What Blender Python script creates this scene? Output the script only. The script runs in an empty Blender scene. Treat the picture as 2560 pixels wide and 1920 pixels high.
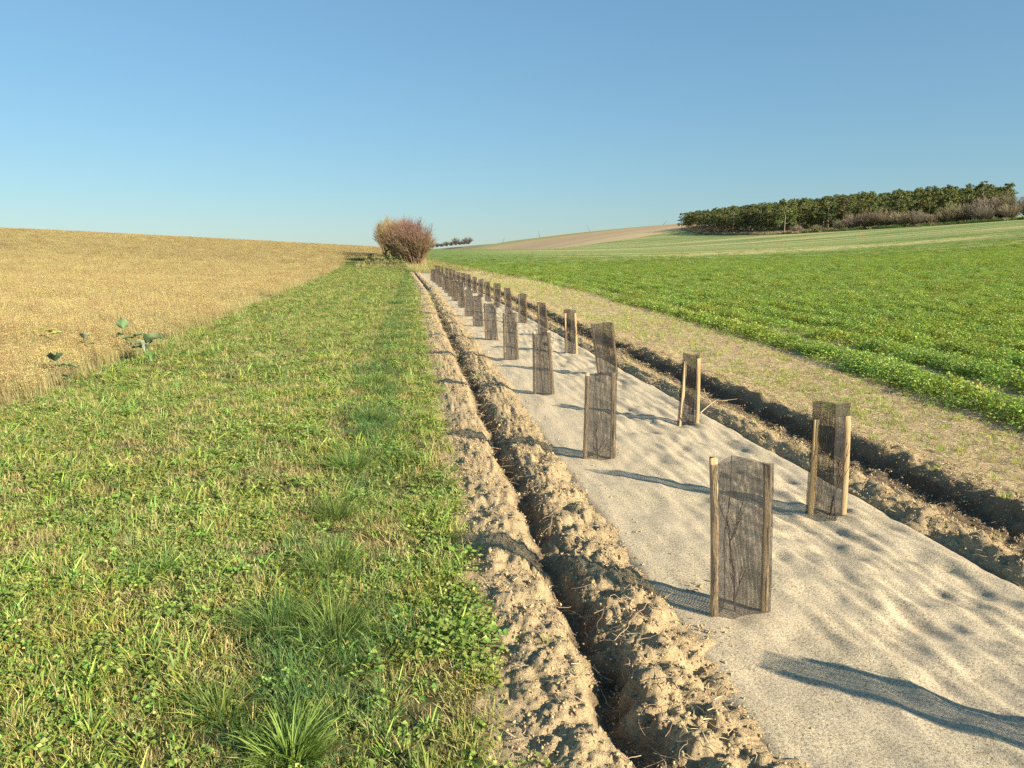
import bpy, math, random
import numpy as np
from mathutils import Vector

# ------------------------------------------------------------------ camera, light, exposure
sc = bpy.context.scene
rad = math.radians
cam_data = bpy.data.cameras.new("camera")
cam = bpy.data.objects.new("camera", cam_data)
sc.collection.objects.link(cam)
cam_data.sensor_fit = 'HORIZONTAL'; cam_data.sensor_width = 36.0
cam_data.lens = 27.0                      # 0.75 x the sensor width
cam_data.clip_start = 0.05; cam_data.clip_end = 12000
cam.location = (0.0, 0.0, 1.6)
cam.rotation_euler = (rad(90 - 9.57), 0, -rad(7.35))
sc.camera = cam

SUN_EL = 23.5
SUN_DIR = Vector((0.71, -0.704, 0)).normalized()      # horizontal direction towards the sun
world = bpy.data.worlds.new("World"); sc.world = world
world.use_nodes = True
wn = world.node_tree; wn.nodes.clear()
wo = wn.nodes.new("ShaderNodeOutputWorld"); wb = wn.nodes.new("ShaderNodeBackground")
sky = wn.nodes.new("ShaderNodeTexSky"); sky.sky_type = 'NISHITA'; sky.sun_disc = False
sky.sun_elevation = rad(SUN_EL); sky.sun_rotation = math.atan2(SUN_DIR.x, SUN_DIR.y)
sky.altitude = 150; sky.air_density = 1.3; sky.dust_density = 0.0; sky.ozone_density = 8.0
wb.inputs[1].default_value = 0.10
gam = wn.nodes.new("ShaderNodeGamma"); gam.inputs[1].default_value = 0.63        # the clear, evenly blue winter sky of the photograph
tint = wn.nodes.new("ShaderNodeMix"); tint.data_type = 'RGBA'; tint.blend_type = 'MULTIPLY'; tint.inputs[0].default_value = 1.0
tint.inputs[7].default_value = (0.84, 1.02, 1.06, 1)
wn.links.new(sky.outputs[0], gam.inputs[0]); wn.links.new(gam.outputs[0], tint.inputs[6])
wn.links.new(tint.outputs[2], wb.inputs[0]); wn.links.new(wb.outputs[0], wo.inputs[0])

sun_data = bpy.data.lights.new("sun", 'SUN'); sun_data.energy = 4.6
sun_data.angle = rad(0.53); sun_data.color = (1.0, 0.90, 0.73)
sun = bpy.data.objects.new("sun", sun_data); sc.collection.objects.link(sun)
ce = math.cos(rad(SUN_EL))
to_sun = Vector((SUN_DIR.x * ce, SUN_DIR.y * ce, math.sin(rad(SUN_EL))))
sun.rotation_euler = to_sun.to_track_quat('Z', 'Y').to_euler()
sun.location = (30, -30, 30)

sc.view_settings.view_transform = 'Standard'; sc.view_settings.look = 'None'
sc.view_settings.exposure = 1.20; sc.view_settings.gamma = 1.0
sc.view_settings.use_curve_mapping = False
sc.render.engine = 'CYCLES'
sc.cycles.max_bounces = 6; sc.cycles.diffuse_bounces = 3
sc.cycles.transparent_max_bounces = 24
sc.cycles.use_denoising = False

# ------------------------------------------------------------------ helpers
rng = np.random.default_rng(7)
random.seed(7)

def link(o): sc.collection.objects.link(o); return o

def make_mesh(name, verts, faces, mat=None, col=None, smooth=False, uv=None):
    """verts (n,3); faces: (m,k) array or list of such arrays; col (n,3) point colours; uv (n,2) per point."""
    me = bpy.data.meshes.new(name)
    verts = np.asarray(verts, np.float32)
    if not isinstance(faces, (list, tuple)): faces = [faces]
    faces = [np.asarray(f, np.int32) for f in faces if len(f)]
    me.vertices.add(len(verts)); me.vertices.foreach_set("co", verts.ravel())
    nl = sum(f.size for f in faces); npoly = sum(len(f) for f in faces)
    loops = np.concatenate([f.ravel() for f in faces])
    tot = np.concatenate([np.full(len(f), f.shape[1], np.int32) for f in faces])
    start = np.concatenate([[0], np.cumsum(tot)[:-1]]).astype(np.int32)
    me.loops.add(nl); me.loops.foreach_set("vertex_index", loops)
    me.polygons.add(npoly); me.polygons.foreach_set("loop_start", start); me.polygons.foreach_set("loop_total", tot)
    if smooth: me.polygons.foreach_set("use_smooth", np.ones(npoly, bool))
    if col is not None:
        a = me.attributes.new("Col", 'FLOAT_COLOR', 'POINT')
        c = np.ones((len(verts), 4), np.float32); c[:, :3] = col
        a.data.foreach_set("color", c.ravel())
    if uv is not None:
        l = me.uv_layers.new(name="UVMap")
        l.data.foreach_set("uv", np.asarray(uv, np.float32)[loops].ravel())
    me.update(calc_edges=True)
    if mat: me.materials.append(mat)
    return me

def obj(name, me, parent=None, label=None, cat=None, group=None, kind=None):
    o = bpy.data.objects.new(name, me); link(o)
    if parent: o.parent = parent
    if label: o["label"] = label
    if cat: o["category"] = cat
    if group: o["group"] = group
    if kind: o["kind"] = kind
    return o

def thing(name, loc, label, cat, group=None, rz=0.0):
    o = bpy.data.objects.new(name, None); link(o)
    o.empty_display_size = 0.1; o.location = loc; o.rotation_euler = (0, 0, rz)
    o["label"] = label; o["category"] = cat
    if group: o["group"] = group
    return o

def join(parts):
    """parts: list of (verts, faces, col) with faces all the same width -> one triple"""
    V, F, C, n = [], [], [], 0
    for v, f, c in parts:
        V.append(v); F.append(np.asarray(f) + n); C.append(c); n += len(v)
    return np.concatenate(V), np.concatenate(F), np.concatenate(C)

def ribbons(P, az, tilt, bend, L, W, seg, col0, col1, flat=False):
    """N tapering blades from P, leaning tilt from the vertical towards az, bending further by bend."""
    N = len(P); k = seg + 1
    t = np.linspace(0, 1, k)
    th = tilt[:, None] + bend[:, None] * t[None]
    ds = (L / seg)[:, None]
    dh = np.sin(th) * ds; dz = np.cos(th) * ds
    r = np.concatenate([np.zeros((N, 1)), np.cumsum(dh[:, :-1], 1)], 1)
    z = np.concatenate([np.zeros((N, 1)), np.cumsum(dz[:, :-1], 1)], 1)
    ca, sa = np.cos(az)[:, None], np.sin(az)[:, None]
    cx = P[:, 0:1] + r * ca; cy = P[:, 1:2] + r * sa; cz = P[:, 2:3] + z
    w = W[:, None] * (1 - t[None] ** 2 * 0.92) * 0.5
    roll = rng.uniform(-0.9, 0.9, (N, 1))
    ux = -sa * np.cos(roll); uy = ca * np.cos(roll); uz = np.sin(roll) + 0 * ux
    V = np.empty((N, k, 2, 3))
    for s, sg in ((0, -1), (1, 1)):
        V[:, :, s, 0] = cx + sg * w * ux; V[:, :, s, 1] = cy + sg * w * uy; V[:, :, s, 2] = cz + sg * w * uz
    base = (np.arange(N) * k * 2)[:, None] + (np.arange(seg) * 2)[None]
    b = base.ravel()
    F = np.stack([b, b + 1, b + 3, b + 2], 1)
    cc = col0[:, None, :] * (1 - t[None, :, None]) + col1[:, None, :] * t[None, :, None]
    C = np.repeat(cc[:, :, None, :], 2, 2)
    return V.reshape(-1, 3), F, C.reshape(-1, 3)

def leaves(P, nrm, az, L, W, col, fold=0.25):
    """N folded kite leaves: 4 vertices, as 2 triangles padded to a quad list is avoided: uses quads (base, left, tip, right)."""
    N = len(P)
    nrm = nrm / np.linalg.norm(nrm, axis=1, keepdims=True)
    d = np.stack([np.cos(az), np.sin(az), np.zeros(N)], 1)
    d = d - nrm * (d * nrm).sum(1, keepdims=True); d /= np.linalg.norm(d, axis=1, keepdims=True) + 1e-9
    s = np.cross(nrm, d)
    L = L[:, None]; W = W[:, None]
    V = np.stack([P, P + d * L * .45 + s * W * .5 + nrm * W * fold, P + d * L, P + d * L * .45 - s * W * .5 + nrm * W * fold], 1)
    b = np.arange(N) * 4
    F = np.concatenate([np.stack([b, b + 1, b + 2, b + 2], 1)[:, :3], np.stack([b, b + 2, b + 3], 1)])
    return V.reshape(-1, 3), F, np.repeat(col[:, None, :], 4, 1).reshape(-1, 3)

def tubes(P, R, sides=3, col=None):
    """P (N,k,3) polylines, R (N,k) radii -> quads"""
    N, k, _ = P.shape
    T = np.gradient(P, axis=1); T /= np.linalg.norm(T, axis=2, keepdims=True) + 1e-9
    up = np.where(np.abs(T[..., 2:3]) > 0.9, np.array([1., 0, 0]), np.array([0., 0, 1.]))
    A = np.cross(T, up); A /= np.linalg.norm(A, axis=2, keepdims=True) + 1e-9
    B = np.cross(T, A)
    a = np.arange(sides) * 2 * np.pi / sides
    V = P[:, :, None] + R[:, :, None, None] * (np.cos(a)[None, None, :, None] * A[:, :, None] + np.sin(a)[None, None, :, None] * B[:, :, None])
    i = (np.arange(N) * k * sides)[:, None, None] + (np.arange(k - 1) * sides)[None, :, None]
    j = np.arange(sides)[None, None]; jn = (j + 1) % sides
    F = np.stack([(i + j), (i + jn), (i + sides + jn), (i + sides + j)], -1).reshape(-1, 4)
    C = np.repeat(col, sides, axis=1).reshape(-1, 3) if col is not None else np.ones((N * k * sides, 3))
    return V.reshape(-1, 3), F, C

# ---- numpy noise
_perm = rng.permutation(4096)
def _hash(ix, iy, s=0):
    return _perm[(_perm[(ix + s * 131) & 4095] + iy) & 4095]
def perlin(x, y, s=0):
    ix = np.floor(x).astype(int); iy = np.floor(y).astype(int); fx = x - ix; fy = y - iy
    u = fx * fx * fx * (fx * (fx * 6 - 15) + 10); v = fy * fy * fy * (fy * (fy * 6 - 15) + 10)
    def g(jx, jy, dx, dy):
        a = _hash(ix + jx, iy + jy, s) * (2 * np.pi / 4096); return np.cos(a) * dx + np.sin(a) * dy
    a = g(0, 0, fx, fy); b = g(1, 0, fx - 1, fy); c = g(0, 1, fx, fy - 1); d = g(1, 1, fx - 1, fy - 1)
    return ((a + (b - a) * u) * (1 - v) + (c + (d - c) * u) * v) * 1.5
def fbm(x, y, o=4, s=0, gain=.5):
    r = 0; a = 1; t = 0
    for i in range(o):
        r = r + a * perlin(x * 2 ** i + i * 17.3, y * 2 ** i - i * 9.1, s + i); t += a; a *= gain
    return r / t
def clods(x, y, cell, s=0):
    """rounded lumps, 0..1: height of the tallest of jittered hemispheres"""
    X = x / cell; Y = y / cell; ix = np.floor(X).astype(int); iy = np.floor(Y).astype(int)
    out = np.zeros_like(X)
    for jx in (-1, 0, 1):
        for jy in (-1, 0, 1):
            h1 = _hash(ix + jx, iy + jy, s) / 4096.; h2 = _hash(ix + jx, iy + jy, s + 7) / 4096.; h3 = _hash(ix + jx, iy + jy, s + 13) / 4096.
            r = .25 + .6 * h3 ** 1.5
            d2 = (X - ix - jx - h1) ** 2 + (Y - iy - jy - h2) ** 2
            out = np.maximum(out, np.sqrt(np.maximum(r * r - d2, 0)))
    return out

# ------------------------------------------------------------------ terrain height (thin-plate spline through surveyed points)
CTRL = np.array([(-4.3,-10.0,0.00),(-1.0,-10.0,0.00),(2.5,-10.0,0.00),(-4.3,0.0,0.00),(-1.0,0.0,0.00),(2.5,0.0,0.00),(-4.3,8.0,0.00),(-1.0,8.0,0.00),(2.5,8.0,0.00),(-4.3,16.0,0.00),(-1.0,16.0,0.00),(2.5,16.0,0.00),(-4.3,24.0,0.00),(-1.0,24.0,0.00),(2.5,24.0,0.00),(-4.3,32.0,0.00),(-1.0,32.0,0.00),(2.5,32.0,0.00),(-4.3,40.0,0.00),(-1.0,40.0,0.00),(2.5,40.0,0.00),(-4.3,48.0,0.00),(-1.0,48.0,0.00),(2.5,48.0,0.00),(-4.3,56.0,0.00),(-1.0,56.0,0.00),(2.5,56.0,0.00),(-4.3,64.0,0.01),(-1.0,64.0,0.01),(2.5,64.0,0.01),(-4.3,72.0,0.06),(-1.0,72.0,0.06),(2.5,72.0,0.06),(-4.3,80.0,0.15),(-1.0,80.0,0.15),(2.5,80.0,0.15),(-4.3,88.0,0.26),(-1.0,88.0,0.26),(2.5,88.0,0.26),(-4.3,95.0,0.38),(-1.0,95.0,0.38),(2.5,95.0,0.38),(-4.3,103.0,0.56),(-1.0,103.0,0.56),(2.5,103.0,0.56),(-4.3,112.0,0.82),(-1.0,112.0,0.82),(2.5,112.0,0.82),(-4.3,121.0,1.12),(-1.0,121.0,1.12),(2.5,121.0,1.12),(-4.3,132.0,1.50),(-1.0,132.0,1.50),(2.5,132.0,1.50),(-4.3,150.0,2.05),(-1.0,150.0,2.05),(2.5,150.0,2.05),(-4.3,175.0,2.60),(-1.0,175.0,2.60),(2.5,175.0,2.60),(-4.3,205.0,3.00),(-1.0,205.0,3.00),(2.5,205.0,3.00),(6.5,-3.0,0.00),(-7.0,-3.0,0.02),(6.5,3.0,0.00),(-7.0,3.0,0.02),(6.5,8.0,0.00),(-7.0,8.0,0.02),(6.5,14.0,0.00),(-7.0,14.0,0.02),(6.5,20.0,0.00),(-7.0,20.0,0.02),(6.5,30.0,0.00),(-7.0,30.0,0.02),(6.5,42.0,0.00),(-7.0,42.0,0.02),(6.5,55.0,0.00),(-7.0,55.0,0.02),(12.0,2.0,-0.05),(-12.0,2.0,0.22),(12.0,8.0,-0.05),(-12.0,8.0,0.22),(12.0,16.0,-0.05),(-12.0,16.0,0.22),(0.0,260.0,1.50),(40.0,-60.0,0.00),(-40.0,-60.0,1.00),(150.0,-40.0,4.00),(-120.0,-20.0,5.00),(-78.4,127.9,5.97),(-120.5,195.9,5.60),(-173.4,280.8,2.16),(-66.2,136.8,5.50),(-101.3,208.7,4.62),(-145.5,298.4,0.31),(-58.8,148.8,5.33),(-88.4,223.1,4.02),(-125.7,315.9,-0.99),(-48.9,162.8,4.99),(-72.2,239.4,3.13),(-101.4,335.0,-2.73),(-33.8,181.9,4.43),(-48.6,260.5,1.83),(-67.4,358.7,-5.14),(-12.8,199.6,3.47),(-18.1,279.4,0.04),(-24.8,379.2,-8.11),(8.1,225.1,2.99),(21.2,242.3,3.01),(38.3,264.9,2.99),(59.3,292.6,4.35),(88.3,331.0,7.57),(119.4,372.4,11.35),(144.2,405.1,14.79),(18.8,519.7,6.65),(26.7,739.5,0.59),(43.5,538.2,9.31),(61.2,757.5,4.02),(72.8,555.3,11.86),(101.4,773.4,7.24),(90.2,562.8,14.19),(125.1,780.0,10.30),(138.0,583.9,19.28),(188.8,798.0,16.75),(196.4,609.1,24.68),(264.2,818.4,23.30),(220.3,622.1,26.50),(294.1,829.4,25.31),(14.1,124.2,1.37),(31.0,126.2,1.36),(54.8,223.4,3.48),(36.8,103.7,1.13),(70.1,198.0,4.12),(88.6,190.4,5.27),(50.1,95.7,1.41),(54.5,77.8,1.44),(91.6,131.2,4.20),(53.4,62.2,1.47),(97.6,113.9,4.53),(55.0,51.0,1.49),(116.9,109.3,6.33),(141.0,331.2,11.08),(129.5,259.5,8.89),(137.9,237.9,9.05),(148.9,225.2,9.69),(162.9,215.4,10.60),(175.3,205.4,11.52),(191.2,190.6,12.46),(196.1,481.6,20.17),(210.0,453.8,21.49),(225.6,412.3,22.42),(235.4,371.7,21.55),(244.6,353.6,21.57),(258.5,331.0,20.78),(255.5,307.8,17.33),(287.1,306.6,15.54),(389.0,456.8,30.92),(437.6,410.5,28.60)])
_S = 100.
def _U(r2): return 0.5 * r2 * np.log(r2 + 1e-12)
_p = CTRL[:, :2] / _S
_M = np.block([[_U(((_p[:, None] - _p[None]) ** 2).sum(-1)) + 1e-5 * np.eye(len(_p)), np.c_[np.ones(len(_p)), _p]],
               [np.c_[np.ones(len(_p)), _p].T, np.zeros((3, 3))]])
_w = np.linalg.solve(_M, np.r_[CTRL[:, 2], 0, 0, 0])
def H0(x, y):
    x = np.asarray(x, float); y = np.asarray(y, float); sh = np.broadcast(x, y).shape
    p = np.c_[np.broadcast_to(x, sh).ravel(), np.broadcast_to(y, sh).ravel()] / _S
    out = np.empty(len(p))
    for i in range(0, len(p), 20000):
        q = p[i:i + 20000]; r2 = ((q[:, None] - _p[None]) ** 2).sum(-1)
        out[i:i + 20000] = _U(r2) @ _w[:-3] + _w[-3] + q @ _w[-2:]
    return out.reshape(sh)
# profile along the planting strip (constant across it), so micro relief can be evaluated cheaply
_zy = np.linspace(-12, 130, 500); _zz = H0(np.full(500, 0.5), _zy)
def Hs(y): return np.interp(y, _zy, _zz)

def sm(a, b, x):
    t = np.clip((x - a) / (b - a), 0, 1); return t * t * (3 - 2 * t)

EDGE_Y = [-20, 2, 5.5, 8, 11, 14.7, 20, 31, 49, 72, 90, 106, 130, 205]
EDGE_X = [4.9, 5.0, 5.15, 5.4, 5.8, 6.1, 6.4, 6.85, 7.4, 6.6, 5.2, 3.8, 1.0, -7.0]
def shift(y): return -.015 * np.maximum(np.asarray(y, float) - 35, 0)      # the strip bends a little to the left far off
def dedge(y): return -3.72 - .046 * np.clip(y, 0, 106)                     # where the dry crop meets the verge
def crop_edge(y): return np.interp(y, EDGE_Y, EDGE_X)

# cross profile of the strip: height over x
PX = [-9, .20, .34, .50, .60, .65, .69, .72, .77, .83, .93, 1.02, 1.14, 1.3, 1.6, 2.5, 2.75, 2.9, 2.98, 3.06, 3.14, 3.28, 3.42, 3.58, 3.66, 3.76, 3.95, 4.3, 9]
PZ = [0, 0, .02, .035, .022, -.03, -.066, -.060, -.018, .022, .038, .032, .004, -.045, -.06, -.06, -.06, -.045, .005, .038, .03, -.045, -.080, -.074, -.025, .045, .042, .015, 0]
def profile(x, y):
    x = x - shift(y)
    wx = .035 * perlin(y * .9, 0 * y + 3.3) + .022 * perlin(y * 3.1, np.round(x - .08) * 3 + 9.1) + .022 * perlin(y * 7.3, x * 2.5 + 4.1) + .014 * perlin(y * 19., x * 6 + 1.1)
    fade = 1 - sm(64, 73, y)
    dep = np.interp(x + wx, PX, PZ)
    vary = np.where(dep < 0, 1 + .6 * perlin(y * .9, x * 0 + 5.) + .4 * perlin(y * 3.7, x * 0 + 6.), 1 + .5 * perlin(y * 1.3, x * 1.5 + 7.))
    return dep * vary * fade

def soil_height(x, y):
    p = profile(x, y); x = x - shift(y)
    mound = .8 * sm(.70, .80, x) * (1 - sm(1.05, 1.2, x)) + sm(2.9, 3.0, x) * (1 - sm(3.2, 3.4, x)) + .8 * np.exp(-((x - 3.75) / .12) ** 2)
    lump = .030 * clods(x + .02 * perlin(x * 9, y * 9, 8), y, .15, 1) + .024 * clods(x + 3, y + .012 * perlin(x * 20, y * 20, 9), .068, 2) + .014 * clods(x, y + 5, .030, 3) + .009 * clods(x + 7, y, .017, 4)
    n = .022 * fbm(x * 4, y * 4, 4, 5) - .030 * np.maximum(perlin(x * 9, y * 7, 6) - .18, 0) - .02 * np.maximum(perlin(x * 21, y * 17, 7) - .2, 0)
    rough = .30 + .70 * sm(.28, .4, x) * (1 - .55 * sm(3.9, 4.3, x))
    return Hs(y) + p + (lump * (1 + .45 * mound) + n * (1 + 1.0 * mound)) * rough - .016

def mat_height(x, y):
    xr, x = x, x - shift(y)
    """felt mulch mat: rests on loose soil, so it shows soft dimples and a few drawn folds"""
    e = sm(1.05, 1.3, x) * (1 - sm(2.7, 2.95, x))
    n1 = fbm(x * 2.6 + .35 * y, y * 1.7 - .6 * x, 3, 11)
    n2 = perlin((x * .8 + y * .6) * 6.5, (y * .8 - x * .6) * 2.6, 15)
    foot = -np.maximum(perlin(x * 4.4, y * 3.3, 21) - .22, 0) * .022
    a1 = (x * .72 + y * .69); a2 = (y * .72 - x * .69)
    right = .35 + .9 * sm(1.4, 2.3, x)
    foot = foot + .0155 * perlin(x * 8.5 + .8 * y, y * 2.3, 26) + .010 * perlin(x * 15 + y, y * 4.6, 27) - .012 * np.maximum(perlin(x * 6 + y * .5, y * 2.8, 28) - .2, 0)
    foot = foot + .0085 * perlin(a1 * 8.5, a2 * 4.0, 23) + .0042 * perlin(a1 * 17, a2 * 9, 24) - .012 * np.maximum(perlin(a1 * 10, a2 * 5.5, 25) - .15, 0)
    hem = .022 * np.exp(-((x - 2.80) / .07) ** 2) * (.6 + .8 * perlin(y * 2.2, x * 0 + 1.5, 31))
    z = .010 + .004 * e + (.024 * n1 + .012 * n2 * right + foot * right) * (.3 + .7 * e)
    z = z - .055 * (1 - sm(1.02, 1.16, x)) + hem - .045 * sm(2.86, 2.98, x)
    for gx, gy in GUARD_XY:
        d2 = (xr - gx) ** 2 + (y - gy) ** 2
        z = z + .010 * np.exp(-d2 / .04) - .022 * np.exp(-d2 / .008)
    return Hs(y) + z

LY = [3.05, 5.74, 8.54, 11.48, 14.31, 17.1, 20.0, 23.3, 26.8, 29.6, 32.4, 35.3, 38.3, 41.3, 44.5, 47.6]
RY = [1.55, 4.30, 6.88, 9.80, 12.25, 15.05, 17.9, 20.7, 23.5, 26.3, 29.1, 32.0, 35.0, 38.1, 41.3, 44.6, 48.2, 52.0, 56.0, 60.5, 65.0]
LX = [1.42, 1.43, 1.47, 1.47, 1.46, 1.45, 1.46, 1.47, 1.45, 1.46, 1.44, 1.45, 1.43, 1.42, 1.42, 1.42]
RX = [2.55, 2.53, 2.58, 2.55, 2.56, 2.58, 2.57, 2.59, 2.57, 2.58, 2.56, 2.57, 2.56, 2.57, 2.55, 2.56, 2.54, 2.53, 2.5, 2.48, 2.46]
NLEFT = len(LY)
GUARD_XY = [(x + float(shift(y)), y) for x, y in zip(LX + RX, LY + RY)]

def xrows(xs):
    return lambda ys: (xs[None] + shift(ys)[:, None], np.repeat(ys[:, None], len(xs), 1))

def grid_mesh(name, xs, ys, zf, mat, smooth=True, xf=None, uv=False):
    """xs: (nx,) columns or xf(y)->(ny,nx); ys: (ny,) rows"""
    if xf is None: X, Y = np.meshgrid(xs, ys)
    else: X, Y = xf(ys)
    Z = zf(X, Y)
    ny, nx = X.shape
    V = np.stack([X, Y, Z], -1).reshape(-1, 3)
    a = (np.arange(ny - 1)[:, None] * nx + np.arange(nx - 1)[None]).ravel()
    return make_mesh(name, V, np.stack([a, a + 1, a + nx + 1, a + nx], 1), mat, smooth=smooth), X, Y, Z

def rows(y0, y1, k, lo, hi):
    ys = [y0]
    while ys[-1] < y1: ys.append(ys[-1] + min(max(k * ys[-1] ** 2, lo), hi))
    return np.array(ys)

# ------------------------------------------------------------------ materials
def new_mat(name):
    m = bpy.data.materials.new(name); m.use_nodes = True
    nt = m.node_tree; nt.nodes.clear()
    out = nt.nodes.new("ShaderNodeOutputMaterial")
    return m, nt, out
class NT:
    def __init__(s, nt): s.nt = nt
    def n(s, t, **k):
        x = s.nt.nodes.new(t)
        for a, b in k.items(): setattr(x, a, b)
        return x
    def l(s, a, b): s.nt.links.new(a, b)
    def val(s, sock, v):
        if hasattr(v, 'links') or isinstance(v, bpy.types.NodeSocket): s.l(v, sock)
        else: sock.default_value = v
    def noise(s, scale, detail=4, rough=.55, vec=None, dist=0):
        x = s.n("ShaderNodeTexNoise"); x.inputs['Scale'].default_value = scale; x.inputs['Detail'].default_value = detail
        x.inputs['Roughness'].default_value = rough; x.inputs['Distortion'].default_value = dist
        if vec: s.l(vec, x.inputs['Vector'])
        return x.outputs['Fac']
    def ramp(s, fac, stops):
        r = s.n("ShaderNodeValToRGB"); e = r.color_ramp.elements
        while len(e) < len(stops): e.new(.5)
        for i, (p, c) in enumerate(stops): e[i].position = p; e[i].color = (*c, 1) if len(c) == 3 else c
        s.l(fac, r.inputs[0]); return r.outputs[0]
    def mix(s, fac, a, b, mode='MIX'):
        x = s.n("ShaderNodeMix", data_type='RGBA', blend_type=mode)
        s.val(x.inputs[0], fac)
        for i, v in ((6, a), (7, b)):
            if isinstance(v, tuple): x.inputs[i].default_value = (*v, 1)
            else: s.l(v, x.inputs[i])
        return x.outputs[2]
    def math(s, op, a, b=0.0, c=0.0, clamp=False):
        x = s.n("ShaderNodeMath", operation=op, use_clamp=clamp)
        s.val(x.inputs[0], a); s.val(x.inputs[1], b); s.val(x.inputs[2], c); return x.outputs[0]
    def bump(s, h, strength, dist, prev=None):
        x = s.n("ShaderNodeBump"); x.inputs['Strength'].default_value = strength; x.inputs['Distance'].default_value = dist
        s.l(h, x.inputs['Height'])
        if prev: s.l(prev, x.inputs['Normal'])
        return x.outputs[0]
    def pos(s, sc=(1, 1, 1), rot=(0, 0, 0)):
        g = s.n("ShaderNodeNewGeometry"); m = s.n("ShaderNodeMapping")
        m.inputs['Scale'].default_value = sc; m.inputs['Rotation'].default_value = rot
        s.l(g.outputs['Position'], m.inputs['Vector']); return m.outputs[0]
    def bsdf(s, col, rough=.9, normal=None, spec=.25):
        b = s.n("ShaderNodeBsdfPrincipled"); s.val(b.inputs['Base Color'], (*col, 1) if isinstance(col, tuple) else col)
        b.inputs['Roughness'].default_value = rough; b.inputs['Specular IOR Level'].default_value = spec
        if normal: s.l(normal, b.inputs['Normal'])
        return b.outputs[0]

def foliage_mat(name, transl=.35, jitter=.25, patch=None, rough=.6, spec=.3, tcol=(1.15, 1.25, .6)):
    """colour from the mesh's own Col, varied per plant and in slow patches over the field"""
    m, nt, out = new_mat(name); q = NT(nt)
    a = q.n("ShaderNodeAttribute", attribute_name="Col"); c = a.outputs['Color']
    oi = q.n("ShaderNodeObjectInfo")
    hs = q.n("ShaderNodeHueSaturation"); q.l(c, hs.inputs['Color'])
    r = q.math('MULTIPLY_ADD', oi.outputs['Random'], 2 * jitter, 1 - jitter); q.l(r, hs.inputs['Value'])
    h = q.math('MULTIPLY_ADD', oi.outputs['Random'], .05, .475); q.l(h, hs.inputs['Hue'])
    c = hs.outputs[0]
    if patch:
        f = q.noise(patch[0], 3, .6, q.pos())
        c = q.mix(q.ramp(f, [(.38, (0, 0, 0)), (.62, (1, 1, 1))]), c, q.mix(1.0, c, patch[1], 'MULTIPLY'))
    b = q.bsdf(c, rough, None, spec)
    t = q.n("ShaderNodeBsdfTranslucent"); q.l(q.mix(1.0, c, tcol, 'MULTIPLY'), t.inputs[0])
    ms = q.n("ShaderNodeMixShader"); ms.inputs[0].default_value = transl
    q.l(b, ms.inputs[1]); q.l(t.outputs[0], ms.inputs[2]); q.l(ms.outputs[0], out.inputs[0])
    return m

def soil_mat(name, light=(.55, .41, .22), dark=(.15, .105, .066), moist_shade=True):
    m, nt, out = new_mat(name); q = NT(nt); P = q.pos()
    n1 = q.noise(55, 6, .7, P); n2 = q.noise(7, 4, .6, P); n3 = q.noise(220, 3, .7, P)
    c = q.ramp(n1, [(.28, tuple(.62 * v for v in light)), (.5, light), (.72, tuple(min(1, 1.22 * v) for v in light))])
    c = q.mix(q.ramp(n2, [(.42, (0, 0, 0)), (.7, (.5, .5, .5))]), c, (.36, .27, .17))
    c = q.mix(q.ramp(n3, [(.55, (0, 0, 0)), (.72, (.6, .6, .6))]), c, (.68, .55, .36))
    c = q.mix(q.ramp(q.noise(130, 4, .8, P), [(.32, (.8, .8, .8)), (.43, (0, 0, 0))]), c, (.13, .09, .05))
    if moist_shade:   # freshly dug soil low in the trenches is damp and also painted darker for shade: from the mesh attribute
        a = q.n("ShaderNodeAttribute", attribute_name="damp_shade")
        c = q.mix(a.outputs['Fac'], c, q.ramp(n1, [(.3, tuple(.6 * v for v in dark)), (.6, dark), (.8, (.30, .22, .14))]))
    nb = q.bump(n3, .6, .004, q.bump(n1, .8, .012))
    q.l(q.bsdf(c, .95, nb, .1), out.inputs[0])
    return m

def set_float_attr(me, name, v):
    a = me.attributes.new(name, 'FLOAT', 'POINT'); a.data.foreach_set("value", np.asarray(v, np.float32).ravel())

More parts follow.
